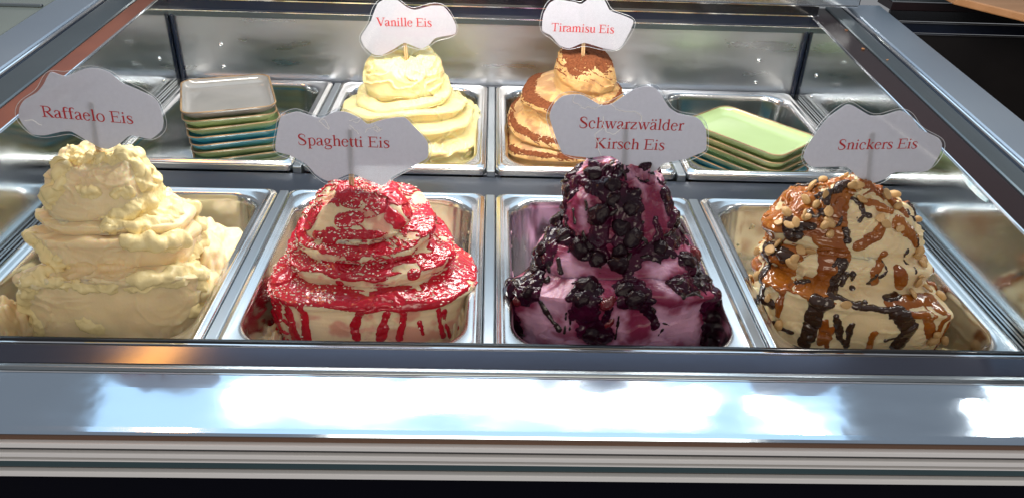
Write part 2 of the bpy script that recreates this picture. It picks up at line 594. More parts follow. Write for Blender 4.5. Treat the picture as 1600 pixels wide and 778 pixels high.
# ------------------------------------------------------------------ the display case
case = thing('ice_cream_display_case', 'stainless steel ice cream display case holding two rows of steel pans', 'display case')
XW = .524                                           # inner faces of the side walls
zr_R = lambda y: .1125 + .0625 * (y - 1.08)           # the side walls rise towards the back
zr_L = lambda y: .1110 + .0485 * (y - .79)

# floor of the well, cross bars and divider bars that carry the pans
box_part('well_floor', (-XW, XW, .55, 1.30, -.19, -.175), M['slate_bar'], case, 0)
box_part('cross_bar', (-XW, XW, .893, .9605, -.03, -.012), M['slate_bar'], case, .003)
box_part('cross_bar', (-XW, XW, 1.2895, 1.296, -.03, -.004), M['slate_bar'], case, .001)
for row in ((.567, .8925), (.961, 1.289)):
    for x in (-.26, 0, .26):
        box_part('divider_bar', (x - .0058, x + .0058, row[0], row[1], -.02, -.0035), M['bar_steel'], case, .0015)
    for sx in (-1, 1):
        a, b = sorted((sx * .5152, sx * (XW - .0006)))
        v, f = extrude_y([(a, -.016), (b, -.016), (b, -.003), ((a + b) / 2 + .0015, -.003), ((a + b) / 2 + .001, -.009), ((a + b) / 2 - .001, -.009), ((a + b) / 2 - .0015, -.003), (a, -.003)], row[0], row[1], lambda y: 0)
        o = link('edge_bar', mesh('edge_bar', v, f), M['steel'], case)

# back wall of the well
bp = box_part('back_panel', (-XW, XW, 1.297, 1.300, -.17, .1005), M['back_steel'], case, 0)

def screw(x, y, z, axis, parent):
    """pan-head screw with a cross recess"""
    v, f = [], []
    n = 12
    prof = ((.0038, 0), (.0036, .0012), (.0026, .0021), (.0013, .0025))
    for r, h in prof:
        for k in range(n):
            a = 2 * math.pi * k / n
            v.append((r * math.cos(a), -h, r * math.sin(a)))
    for i in range(len(prof) - 1):
        for k in range(n):
            f.append((i * n + k, i * n + (k + 1) % n, (i + 1) * n + (k + 1) % n, (i + 1) * n + k))
    b = len(v)
    for k in range(n):
        v.append((.0011 * math.cos(2 * math.pi * k / n), -.0012, .0011 * math.sin(2 * math.pi * k / n)))
    for k in range(n):
        f.append(((len(prof) - 1) * n + k, (len(prof) - 1) * n + (k + 1) % n, b + (k + 1) % n, b + k))
    f.append(tuple(range(b, b + n)))
    if axis:
        v = [(axis * -p[1], p[0], p[2]) for p in v]
    v = [(p[0] + x, p[1] + y, p[2] + z) for p in v]
    return link('screw', mesh('screw', v, f), M['chrome'], parent, True)
for x, z in ((-.4495, .0548), (-.4512, .0166), (.4511, .052), (.4533, .0127)):
    screw(x, 1.297, z, 0, bp)
for sx in (-1, 1):
    a, b = sorted((sx * .5165, sx * .5236))
    v, f = extrude_x([(1.2905, -.05), (1.2965, -.05), (1.2965, .104), (1.2905, .104)], a, b)
    bevel(link('corner_seal', mesh('corner_seal', v, f), M['navy'], case), .0025, 3)

# side walls: mirror-finish sheets with a bright folded top edge
for sx, zr in ((-1, zr_L), (1, zr_R)):
    a, b = sorted((sx * XW, sx * (XW + .003)))
    v = []
    for x in (a, b):
        for y in (.50, 1.297):
            v += [(x, y, -.17), (x, y, zr(y) - .001)]
    f = [(0, 1, 3, 2), (4, 6, 7, 5), (0, 2, 6, 4), (1, 5, 7, 3), (0, 4, 5, 1), (2, 3, 7, 6)]
    sp = link('side_panel', mesh('side_panel', v, f), M['side_mirror'], case)
    for y_, z_ in ((1.225, .052), (1.225, .016)):
        screw(sx * XW, y_, z_, -sx, sp)
    def rail(name, pts, mt):
        pr = [(sx * p[0], p[1]) for p in pts]
        if sx < 0:
            pr.reverse()
        v, f = extrude_y(pr, .42, 1.345, zr)
        return link(name, mesh(name, v, f), mt, case)
    def bead(x, z, r):
        return [(x + r * math.cos(t), z + r * math.sin(t)) for t in [k * math.pi / 4 for k in range(8)]]
    rail('top_bead', bead(XW + .0018, 0, .0016), M['chrome'])
    a, b, c = (.0385, .066, .133) if sx > 0 else (.029, .070, .138)
    a, b, c = XW + a, XW + b, XW + c
    g = M['maroon'] if sx > 0 else M['brown']
    rail('ledge', [(XW + .0036, -.012), (a, -.012), (a, .0006), (XW + .0036, .0006)], g)
    rail('inner_rail', [(a + .0005, -.012), (b, -.012), (b, .0025), (b - .0015, .0035), (a + .002, .0035), (a + .0005, .002)], M['slate'])
    rail('rail_groove', [(b + .0005, -.012), (b + .0025, -.012), (b + .0025, .0030), (b + .0005, .0030)], M['navy'])
    rail('rail_lip', bead(b + .0050, .0042, .0022), M['chrome'])
    rail('outer_rail', [(b + .0078, -.02), (c, -.02), (c, .0065), (c - .002, .0080), (b + .0098, .0080), (b + .0078, .0065)], M['frame'])
    rail('outer_skirt', [(c + .0005, -.20), (c + .0070, -.20), (c + .0070, .002), (c + .0005, .002)], M['dark_inside'])

# sliding-door tracks and the steel top rail above the back wall
def xbar(name, prof, mt, x0=-.536, x1=.536, bw=0):
    v, f = extrude_x(prof, x0, x1)
    o = link(name, mesh(name, v, f), mt, case)
    if bw:
        bevel(o, bw)
    return o
def slab(y0, y1, z0, z1):
    return [(y0, z0), (y1, z0), (y1, z1), (y0, z1)]
xbar('track_lip', slab(1.292, 1.302, .1008, .1098), M['slate'], bw=.001)
xbar('track_edge', slab(1.290, 1.297, .1102, .1118), M['chrome'])
xbar('door_track', slab(1.299, 1.304, .1115, .1270), M['navy'])
xbar('track_edge', slab(1.297, 1.303, .1272, .1288), M['chrome'])
xbar('door_track', slab(1.304, 1.309, .1285, .1425), M['black_gloss'])
xbar('track_edge', slab(1.301, 1.306, .1428, .1440), M['chrome'], -.56, .60)
xbar('top_rail', slab(1.303, 1.345, .1443, .195), M['steel'], -.60, .602, bw=.002)
xbar('corner_plate', slab(1.306, 1.342, .1195, .1215), M['pan_steel'], .5375, .5985)

# front of the case
ztop = .0045
xbar('front_bead', [(.5745, -.02), (.5805, -.02), (.5810, .0025), (.5795, ztop), (.5760, ztop), (.5745, .0030)], M['black_gloss'], -.75, .75, .0008)
xbar('bead_trim', slab(.5715, .5740, -.02, .0036), M['chrome'], -.75, .75, .0006)
xbar('bead_shadow_gap', slab(.5690, .5713, -.02, .0026), M['groove'], -.75, .75)
xbar('front_band', [(.5492, -.03), (.5688, -.03), (.5688, .0040), (.5492, -.0010)], M['dark_band'], -.75, .75, .0006)
DY, DZ = .0052, -.0042
def sh(pr):
    return [(a + DY, b + DZ) for a, b in pr]
xbar('front_strip', sh([(.5355, -.03), (.5436, -.03), (.5436, .0022), (.5420, .0042), (.5375, .0042), (.5355, .0020)]), M['grey_strip'], -.75, .75, .0008)
xbar('strip_edge', sh(slab(.5322, .5342, -.03, .0025)), M['chrome'], -.75, .75, .0005)
fp_prof = [(.4625, -.03), (.5316, -.03), (.5316, .0022), (.515, .0019), (.49, .0011), (.4690, .0003), (.4640, -.0004), (.4625, -.0024)]
o = xbar('front_panel', sh(fp_prof), M['front_steel'], -.75, .75)
# ridged bumper on the front edge: (depth, z0, z1, material)
for nm, yy, z0, z1, mt in (('panel_hem', .4612, -.0075, -.0032, 'copper'), ('bumper_ridge', .4575, -.0130, -.0078, 'ridge'), ('bumper_groove', .4605, -.0180, -.0133, 'groove'),
                           ('bumper_ridge', .4575, -.0234, -.0183, 'ridge'), ('bumper_groove', .4605, -.0262, -.0237, 'groove'), ('bumper_bead', .4580, -.0280, -.0265, 'ridge'),
                           ('bumper_inlay', .4597, -.0365, -.0283, 'teal'), ('bumper_groove', .4610, -.0385, -.0368, 'groove'), ('bumper_ridge', .4570, -.0450, -.0388, 'ridge'), ('bumper_hem', .4590, -.0464, -.0452, 'copper')):
    xbar(nm, sh(slab(yy, .50, z0, z1)), M[mt], -.75, .75, .0009 if z1 - z0 > .004 else .0004)
xbar('kick_panel', sh(slab(.4640, .52, -.60, -.0466)), M['kick'], -.75, .75)

# the next case on the right and the side glass on the left, the counter behind
nb = thing('neighbouring_display_case', 'dark empty display case beyond the grey rail on the right', 'display case')
def nbp(name, dims, mt, bw=.001):
    return box_part(name, dims, M[mt], nb, bw)
NX = .671
nbp('well_floor', (NX, 1.7, .3, 1.40, -.13, -.12), 'dark_inside', 0)
nbp('back_panel', (NX, 1.7, 1.330, 1.335, -.12, .0945), 'dark_inside', 0)
nbp('track_edge', (NX, 1.7, 1.324, 1.330, .0950, .0964), 'chrome', 0)
nbp('door_track', (NX, 1.7, 1.331, 1.337, .0967, .1135), 'navy', 0)
nbp('track_edge', (NX, 1.7, 1.326, 1.332, .1138, .1152), 'chrome', 0)
nbp('door_track', (NX, 1.7, 1.334, 1.340, .1155, .1320), 'black_gloss', 0)
nbp('top_rail', (NX, 1.7, 1.335, 1.39, .1323, .146), 'maroon')
nbp('rail_edge', (NX, 1.7, 1.334, 1.3365, .1463, .1478), 'steel', 0)
nbp('rear_rail', (NX, 1.7, 1.3368, 1.39, .1463, .1648), 'slate')
nbp('side_post', (1.25, 1.29, .55, 1.33, -.12, .1640), 'dark_inside')
counter = thing('wooden_board', 'orange wooden board lying over the dark case in the upper right corner', 'board')
o = [(.724, 1.247), (.840, 1.059), (1.20, .62), (1.9, .62), (1.9, 1.42), (.724, 1.42)]
v = [(x, y, .1652) for x, y in o] + [(x, y, .1772) for x, y in o]
k = len(o)
bevel(link('board', mesh('board', v, [tuple(range(k - 1, -1, -1)), tuple(range(k, 2 * k))] + [(q, (q + 1) % k, k + (q + 1) % k, k + q) for q in range(k)]), M['wood'], counter), .002)
lg = thing('greenish_glass_case', 'pale greenish glass case top beyond the blue-grey rail on the left', 'glass case')
v = []
for x in (-1.7, -.671):
    for y in (.42, 1.9):
        v += [(x, y, zr_L(y) - .012), (x, y, zr_L(y) + .002)]
link('glass_top', mesh('glass_top', v, [(0, 1, 3, 2), (4, 6, 7, 5), (0, 2, 6, 4), (1, 5, 7, 3), (0, 4, 5, 1), (2, 3, 7, 6)]), M['glass_green'], lg)
box_part('glass_edge', (-1.7, -.672, 1.20, 1.206, zr_L(1.2) + .0025, zr_L(1.2) + .0065), M['grey_strip'], lg, .0008)

# pale blue sticker torn along its lower edge, near the top of the right wall
low = (.0050, .0066, .0074, .0078, .0076, .0080, .0072, .0060, .0046)
v = []
for x in (XW - .0011, XW - .0003):
    for q in range(9):
        y = .727 + .055 * q / 8
        v += [(x, y, zr_R(y) - .0022), (x, y, zr_R(y) - low[q])]
f = []
for q in range(8):
    f += [(2 * q, 2 * q + 2, 2 * q + 3, 2 * q + 1), (18 + 2 * q, 19 + 2 * q, 21 + 2 * q, 20 + 2 * q), (2 * q, 18 + 2 * q, 20 + 2 * q, 2 * q + 2), (2 * q + 1, 2 * q + 3, 21 + 2 * q, 19 + 2 * q)]
f += [(0, 1, 19, 18), (16, 34, 35, 17)]
st = link('torn_label', mesh('torn_label', v, f), M['tape'])
st['label'] = 'torn pale blue sticker stuck on the right side wall of the case'
st['category'] = 'sticker'

# crumbs on the right hand ledge
for x, y, s in ((.5545, 1.154, .0022), (.5590, 1.236, .0018), (.5700, 1.105, .0014)):
    rr_ = random.Random(int(y * 1000))
    v, f = box(-s, s, -s * .6, s * .6, 0, s * .8)
    v = [tuple(a + rr_.uniform(-.35, .35) * s for a in q) for q in v]
    v = [(q[0] + x, q[1] + y, max(q[2], 0) + zr_R(y) + (.0040 if x > .563 else .0010)) for q in v]
    o = link('crumb', mesh('crumb', v, f), M['wood'])
    o['label'] = {1.154: 'largest orange crumb, on the dark ledge right of the pans', 1.236: 'orange crumb nearest the back on the dark right ledge', 1.105: 'smallest orange crumb, on the slate rail right of the pans'}[y]
    o['category'] = 'crumb'
    o['group'] = 'crumbs on the right ledge'

# ------------------------------------------------------------------ pans
def rrect(cx, cy, hx, hy, r, n=10):
    p = []
    for (sx, sy, a0) in ((1, 1, 0), (-1, 1, 90), (-1, -1, 180), (1, -1, 270)):
        for k in range(n + 1):
            a = R(a0 + 90 * k / n)
            p.append((cx + sx * (hx - r) + r * math.cos(a), cy + sy * (hy - r) + r * math.sin(a)))
    return p

HX, HY = .1235, .1635
def pan_mesh():
    rings = [(0, .010, -.011), (0, .011, -.0045), (.0006, .011, -.0025), (.0022, .0115, -.0010), (.0045, .012, -.0008), (.0052, .012, .0004), (.0068, .013, .0008), (.0082, .0135, -.0004), (.0105, .020, -.0007), (.0135, .034, -.0009), (.0155, .038, -.0020),
             (.0172, .040, -.0050), (.0182, .041, -.012), (.0225, .043, -.085), (.025, .042, -.110), (.029, .040, -.1175), (.040, .036, -.120)]
    v, f = [], []
    for ins, rad, z in rings:
        v += [(x, y, z) for x, y in rrect(0, 0, HX - ins, HY - ins, rad)]
    k = len(v) // len(rings)
    for i in range(len(rings) - 1):
        for j in range(k):
            f.append((i * k + j, i * k + (j + 1) % k, (i + 1) * k + (j + 1) % k, (i + 1) * k + j))
    f.append(tuple(range((len(rings) - 1) * k, len(rings) * k)))
    me = mesh('pan', v, f)
    me.materials.append(M['pan_steel'])
    return me
pm = pan_mesh()
YF, YB = .7285, 1.1255
pan_spots = [(-.39, YF, 'steel pan with the pale yellow coconut ice cream mound, front row left end'), (-.13, YF, 'steel pan with the red sauce ice cream mound'),
             (.13, YF, 'steel pan with the purple cherry ice cream mound'), (.39, YF, 'steel pan with the caramel and peanut ice cream mound'),
             (-.39, YB, 'steel pan holding the tall stack of grey and coloured dishes'), (-.13, YB, 'steel pan with the smooth pale vanilla ice cream mound'),
             (.13, YB, 'steel pan with the brown cocoa dusted ice cream mound'), (.39, YB, 'steel pan holding the stack of green topped dishes')]
for x, y, lab in pan_spots:
    o = link('ice_cream_pan', pm, None, None, True)
    o.location = (x, y, 0)
    o['label'] = lab
    o['category'] = 'pan'
    o['group'] = 'steel pans in two rows'

# ------------------------------------------------------------------ dishes
def dish(name_mat, hx, hy, loc, rot, label, group, tilt=(0, 0)):
    """square dish: glazed body with raised sides and a bare brown rim"""
    root = thing('square_dish', label, 'dish', loc, group)
    root.rotation_euler = (tilt[0], tilt[1], rot)
    rings = [(.014, .012, 0), (.010, .014, .0008), (.0028, .018, .0075), (.0002, .019, .0128)]
    inner = [(.0030, .0165, .0130), (.0050, .016, .0085), (.0110, .013, .0040), (.020, .010, .0033)]
    def loft(rs, nm, mt, close=None):
        v, f = [], []
        for ins, rad, z in rs:
            v += [(x, y, z) for x, y in rrect(0, 0, hx - ins, hy - ins, rad, 6)]
        k = len(v) // len(rs)
        for i in range(len(rs) - 1):
            for j in range(k):
                f.append((i * k + j, i * k + (j + 1) % k, (i + 1) * k + (j + 1) % k, (i + 1) * k + j))
        if close == 'both':
            f.append(tuple(range(k - 1, -1, -1)))
        if close:
            f.append(tuple(range((len(rs) - 1) * k, len(rs) * k)))
        return link(nm, mesh(nm, v, f), mt, root, True)
    loft(rings, 'dish_wall', M[name_mat], None)
    loft(inner, 'dish_well', M[name_mat], 'top')
    loft([(.0002, .019, .01285), (.0004, .0188, .0136), (.0014, .018, .0141), (.0026, .017, .0137), (.0031, .0165, .01295)], 'dish_rim', M['bare_clay'])
    v, f = [], []
    for ins, z in ((.014, .0001), (.0145, .0004)):
        v += [(x, y, z) for x, y in rrect(0, 0, hx - ins, hy - ins, .012, 6)]
    k = len(v) // 2
    link('dish_foot', mesh('dish_foot', v, [tuple(range(k - 1, -1, -1))] + [(j, (j + 1) % k, k + (j + 1) % k, k + j) for j in range(k)]), M[name_mat], root, True)
    return root
rnd = random.Random(5)
gL = 'dishes stacked in the left pan'
left = ['glazeteal', 'glazeolive', 'glazeteal', 'glazeolive', 'glazeblue', 'glazeblue', 'glazeolive', 'glazegreen', 'glazegrey']
labL = ['lowest sea green dish of the tall left stack', 'olive dish on the lowest dish of the tall left stack', 'sea green dish two below the blue pair of the left stack', 'olive dish just under the blue pair of the left stack',
        'lower turquoise dish of the blue pair in the left stack', 'upper turquoise dish of the blue pair in the left stack', 'olive dish lying on the blue pair in the left stack', 'green dish directly under the grey one on the left stack', 'grey glazed dish on top of the tall left stack']
for i, (mt, lab) in enumerate(zip(left, labL)):
    top = i == len(left) - 1
    dish(mt, .0655, .0725, (-.3905 + rnd.uniform(-.002, .002) + .002 * (8 - i) * .4, 1.119 + rnd.uniform(-.001, .001), .0255 - .0118 * (len(left) - 1 - i) - (0 if top else .001)),
         R(20 + rnd.uniform(-1.5, 1.5)), lab, gL)
gR = 'dishes stacked in the right pan'
right = ['glazeteal', 'glazeblue', 'glazeblue', 'glazeteal', 'glazeolive', 'glazeolive', 'glazegreen']
labR = ['lowest sea green dish of the right stack', 'lower turquoise dish near the bottom of the right stack', 'upper turquoise dish near the bottom of the right stack', 'sea green dish on the turquoise ones in the right stack', 'olive dish in the middle of the right stack',
        'olive dish directly under the top dish of the right stack', 'pale green dish on top of the right stack']
for i, (mt, lab) in enumerate(zip(right, labR)):
    dish(mt, .084, .0555, (.3815 + rnd.uniform(-.0015, .0015) - .0006 * (6 - i), 1.073 + rnd.uniform(-.001, .001), .0065 - .0120 * (len(right) - 1 - i)),
         R(-49.5 + rnd.uniform(-1, 1)), lab, gR)

# ------------------------------------------------------------------ lettering (serif, built from strokes)
def catmull(p, k=6):
    p = np.array(p, float)
    q = np.vstack([2 * p[0] - p[1], p, 2 * p[-1] - p[-2]])
    o = []
    for i in range(1, len(q) - 2):
        for t in np.arange(k) / k:
            a, b, c, d = q[i - 1], q[i], q[i + 1], q[i + 2]
            o.append(.5 * (2 * b + (c - a) * t + (2 * a - 5 * b + 4 * c - d) * t * t + (3 * b - a - 3 * c + d) * t ** 3))
    o.append(p[-1])
    return np.array(o)
TK, TN = .09, .042
def gV(x, y0, y1, w_=TK): return [(x, y0, w_), (x, y1, w_)]
def gH(x0, x1, y, w_=TN): return [(x0, y, w_), (x1, y, w_)]
def gA(cx, cy, rx, ry, a0, a1, k=TK):
    o = []
    for i in range(17):
        a = R(a0 + (a1 - a0) * i / 16)
        o.append((cx + rx * math.cos(a), cy + ry * math.sin(a), TN + (k - TN) * abs(math.cos(a)) ** 1.5))
    return o
def gC(*p): return [tuple(q) for q in catmull(p)]
def gDot(x, y): return [(x, y - .05, .03), (x, y - .035, .085), (x, y, .105), (x, y + .035, .085), (x, y + .05, .03)]
def flag(x, y): return [(x - .11, y - .035, .02), (x, y, .05)]
_a = [gC((.07, .32, .07), (.09, .40, .06), (.20, .45, .04), (.30, .40, .07), (.32, .32, .1), (.32, .09, .1), (.37, .02, .05), (.44, .05, .03)), gC((.31, .28, .03), (.14, .20, .06), (.06, .11, .09), (.12, .01, .06), (.22, .02, .04), (.32, .09, .03))]
def arch(x): return gC((x, .31, .03), (x + .09, .42, .05), (x + .18, .44, .06), (x + .26, .35, .1), (x + .26, 0, .1))
GL = {
 'i': (.278, [gV(.14, 0, .44), gH(.03, .25, .017), flag(.14, .42), gDot(.14, .60)]),
 'l': (.278, [gV(.14, 0, .68), gH(.03, .25, .017), flag(.14, .66)]),
 'E': (.611, [gV(.15, 0, .66), gH(.02, .55, .642), gH(.02, .57, .018), gH(.15, .42, .345), gV(.545, .51, .66, .035), gV(.575, 0, .17, .035), gV(.425, .27, .42, .035)]),
 's': (.389, [gC((.32, .32, .03), (.31, .41, .04), (.2, .45, .045), (.1, .41, .07), (.09, .33, .085), (.18, .25, .1), (.28, .18, .1), (.33, .1, .085), (.27, .02, .06), (.17, -.01, .045), (.07, .03, .045), (.05, .14, .03))]),
 'S': (.556, [gC((.44, .48, .03), (.43, .60, .04), (.28, .67, .05), (.14, .62, .08), (.10, .50, .1), (.20, .39, .12), (.37, .28, .12), (.46, .17, .1), (.40, .04, .07), (.25, -.01, .05), (.09, .05, .05), (.06, .20, .03))]),
 'R': (.667, [gV(.16, 0, .66), gH(.02, .32, .642), gH(.02, .30, .018), gA(.31, .49, .21, .15, 90, -90), gH(.16, .32, .335), [(.30, .335, .11), (.58, .02, .11)], gH(.5, .68, .018)]),
 'a': (.444, _a), 'ä': (.444, _a + [gDot(.12, .60), gDot(.31, .60)]),
 'f': (.333, [gC((.37, .60, .06), (.31, .67, .045), (.21, .65, .07), (.15, .55, .1), (.15, 0, .1)), gH(.02, .31, .43), gH(.03, .28, .017)]),
 'e': (.444, [gA(.225, .22, .165, .23, 12, 322), gH(.07, .39, .27)]),
 'o': (.5, [gA(.25, .22, .19, .235, 0, 360)]),
 'p': (.5, [gV(.13, -.2, .44), gH(.03, .25, -.2), gA(.27, .22, .17, .235, 140, -140), flag(.13, .42)]),
 'g': (.5, [gA(.21, .29, .13, .155, 0, 360), gH(.3, .47, .41), gC((.15, .15, .04), (.1, .07, .06), (.2, .03, .08), (.38, .0, .1), (.43, -.09, .07), (.33, -.19, .05), (.15, -.2, .05), (.05, -.13, .06), (.13, -.02, .03))]),
 'h': (.5, [gV(.12, 0, .68), flag(.12, .66), gH(.02, .22, .017), arch(.13), gH(.3, .49, .017)]),
 't': (.278, [gC((.13, .56, .02), (.13, .4, .1), (.13, .1, .1), (.18, .01, .07), (.28, .05, .03)), gH(.02, .27, .43)]),
 'c': (.444, [gA(.235, .22, .175, .235, 48, 318), gDot(.35, .35)]),
 'w': (.722, [[(.10, .43, .09), (.24, .0, .09)], [(.24, 0, .04), (.38, .43, .04)], [(.36, .43, .09), (.50, 0, .09)], [(.50, 0, .04), (.64, .43, .04)], gH(.02, .2, .435), gH(.28, .45, .435), gH(.56, .72, .435)]),
 'r': (.333, [gV(.13, 0, .44), gH(.03, .26, .017), flag(.13, .42), gC((.13, .28, .03), (.2, .40, .05), (.28, .43, .08), (.33, .39, .09))]),
 'z': (.444, [gH(.05, .4, .42), [(.36, .41, .085), (.07, .03, .085)], gH(.03, .41, .02), gV(.06, .31, .42, .03), gV(.41, .02, .13, .03)]),
 'd': (.5, [gV(.37, .03, .68), gA(.23, .22, .17, .235, 40, 320), flag(.37, .66), gH(.36, .48, .03)]),
 'K': (.722, [gV(.15, 0, .66), gH(.03, .28, .642), gH(.03, .28, .018), [(.17, .27, .045), (.55, .64, .045)], [(.26, .37, .12), (.60, .02, .12)], gH(.44, .64, .642), gH(.5, .72, .018)]),
 'n': (.5, [gV(.13, 0, .44), flag(.13, .42), gH(.03, .23, .017), arch(.13), gH(.3, .49, .017)]),
 'k': (.5, [gV(.12, 0, .68), flag(.12, .66), gH(.02, .22, .017), [(.13, .19, .04), (.38, .42, .04)], [(.20, .25, .1), (.42, .02, .1)], gH(.3, .45, .43), gH(.34, .5, .017)]),
 'V': (.68, [[(.12, .65, .11), (.38, 0, .11)], [(.38, 0, .045), (.62, .65, .045)], gH(.02, .24, .642), gH(.52, .72, .642)]),
 'T': (.611, [gV(.305, 0, .66), gH(.03, .58, .64), gH(.19, .42, .018), gV(.04, .50, .66, .035), gV(.57, .50, .66, .035)]),
 'm': (.778, [gV(.13, 0, .44), flag(.13, .42), gH(.03, .23, .017), arch(.13), gH(.3, .48, .017), arch(.39), gH(.56, .75, .017)]),
 'u': (.5, [gC((.12, .43, .1), (.12, .12, .1), (.18, .02, .07), (.27, .01, .05), (.36, .08, .03)), gV(.38, .02, .44), flag(.12, .43), flag(.38, .43), gH(.36, .49, .02)]),
 ' ': (.25, []),
}

def ribbon(st, z):
    p = np.array(st, float)
    d = np.gradient(p[:, :2], axis=0)
    d /= np.maximum(np.linalg.norm(d, axis=1), 1e-9)[:, None]
    nn = np.stack([-d[:, 1], d[:, 0]], 1) * p[:, 2:3] * .5
    v = [(a[0], a[1], z) for a in p[:, :2] + nn] + [(a[0], a[1], z) for a in p[:, :2] - nn]
    k = len(p)
    return v, [(i + k, i + 1 + k, i + 1, i) for i in range(k - 1)]

def text_mesh(txt, p0, p1):
    """flat lettering whose baseline runs from p0 to p1 in the sign's own plane"""
    adv = sum(GL[c][0] for c in txt)
    p0, p1 = np.array(p0), np.array(p1)
    e = (p1 - p0) / (adv - .05)
    up = np.array([-e[1], e[0]])
    v, f = [], []
    x = 0
    for c in txt:
        wd, sts = GL[c]
        for i, s_ in enumerate(sts):
            rv, rf = ribbon([(q[0] + x, q[1], q[2]) for q in s_], 0)
            b = len(v)
            for q in rv:
                g = p0 + e * q[0] + up * q[1]
                v.append((g[0], -.00002 - .00001 * i, g[1]))
            f += [tuple(b + j for j in t) for t in rf]
        x += wd
    return mesh('lettering', v, f)

def smooth_outline(pts, k=4):
    p = np.array(pts, float)
    n = len(p)
    o = []
    for i in range(n):
        a, b, c, d = p[i - 1], p[i], p[(i + 1) % n], p[(i + 2) % n]
        for t in np.arange(k) / k:
            cr = .5 * (2 * b + (c - a) * t + (2 * a - 5 * b + 4 * c - d) * t * t + (3 * b - a - 3 * c + d) * t ** 3)
            o.append(.55 * cr + .45 * (b + (c - b) * t))
    return np.array(o)

def grow(p, d):
    t = np.roll(p, -1, 0) - np.roll(p, 1, 0)
    t /= np.maximum(np.linalg.norm(t, axis=1), 1e-9)[:, None]
    area2 = np.sum(p[:, 0] * np.roll(p[:, 1], -1) - np.roll(p[:, 0], -1) * p[:, 1])
    s = 1 if area2 > 0 else -1
    dd = d * (1 + .35 * np.sin(np.arange(len(p)) * .37))
    q = p + np.stack([t[:, 1], -t[:, 0]], 1) * (s * dd)[:, None]
    for _ in range(3):
        q = .5 * q + .25 * (np.roll(q, 1, 0) + np.roll(q, -1, 0))
    return q

def plate_xz(nm, p, y0, y1, mt, parent):
    import mathutils
    k = len(p)
    v = [(a[0], y0, a[1]) for a in p] + [(a[0], y1, a[1]) for a in p]
    tri = mathutils.geometry.tessellate_polygon([[Vector((a[0], a[1], 0)) for a in p]])
    f = []
    for t in tri:
        f.append(tuple(t))
        f.append(tuple(i + k for i in reversed(t)))
    for j in range(k):
        f.append((j, (j + 1) % k, k + (j + 1) % k, k + j))
    return link(nm, mesh(nm, v, f), mt, parent)

def tube_path(pts, r, n=6):
    v, f = [], []
    pts = [Vector(p) for p in pts]
    for i, p in enumerate(pts):
        d = (pts[min(i + 1, len(pts) - 1)] - pts[max(i - 1, 0)]).normalized()
        a = d.cross(Vector((.3, .9, .2))).normalized()
        b = d.cross(a)
        for k in range(n):
            t = 2 * math.pi * k / n
            v.append(p + (a * math.cos(t) + b * math.sin(t)) * r)
    for i in range(len(pts) - 1):
        for k in range(n):
            f.append((i * n + k, i * n + (k + 1) % n, (i + 1) * n + (k + 1) % n, (i + 1) * n + k))
    f.append(tuple(range(n - 1, -1, -1)))
    f.append(tuple(range(len(pts) * n - n, len(pts) * n)))
    return v, f

def sign(spec):
    y = spec['y']
    bx, bz = spec['stick'][0]
    tx, tz = spec['stick'][1]
    root = thing('flavour_sign', spec['label'], 'sign', (bx, y, bz), 'laminated cloud shaped flavour signs')
    loc = lambda p: (p[0] - bx, p[1] - bz)
    o2 = smooth_outline([loc(p) for p in spec['outline']])
    plate_xz('card', o2, 0, .0003, M['paper'], root)
    fo = grow(o2, spec.get('margin', .0026))
    plate_xz('laminate', fo, -.00018, -.00010, M['film'], root)
    plate_xz('laminate', grow(o2, spec.get('margin', .0026) * .9), .0004, .00048, M['film'], root)
    fo3 = [(p[0], .0001, p[1]) for p in fo]
    v, f = tube_path(fo3 + fo3[:1], .00022, 4)
    link('laminate_edge', mesh('laminate_edge', v, f), M['edge'], root)
    for txt, p0, p1 in spec['text']:
        link('lettering', text_mesh(txt, loc(p0), loc(p1)), M['ink'], root).location = (0, -.00022, 0)
    for dx in (-.0014, .0014):                       # a pair of thin wooden sticks taped behind the card
        v, f = tube_path([(dx, .0020 + .004, -.016), (dx * 1.02, .0022, 0), (tx - bx + dx, .0018, tz - bz)], .00135, 8)
        link('stick', mesh('stick', v, f), M['wood_stick'], root, True)
    for i, cr in enumerate(spec.get('crease_glints', [])):
        rr = random.Random(i)
        pts = catmull([(*loc(p), 0) for p in cr], 5)
        pts = [(p[0] + rr.uniform(-.0004, .0004), -.0004, p[1] + rr.uniform(-.0004, .0004)) for p in pts]
        v, f = tube_path(pts, .00048, 5)
        link('crease_glint', mesh('crease_glint', v, f), M['crease_glint'], root)
    return root
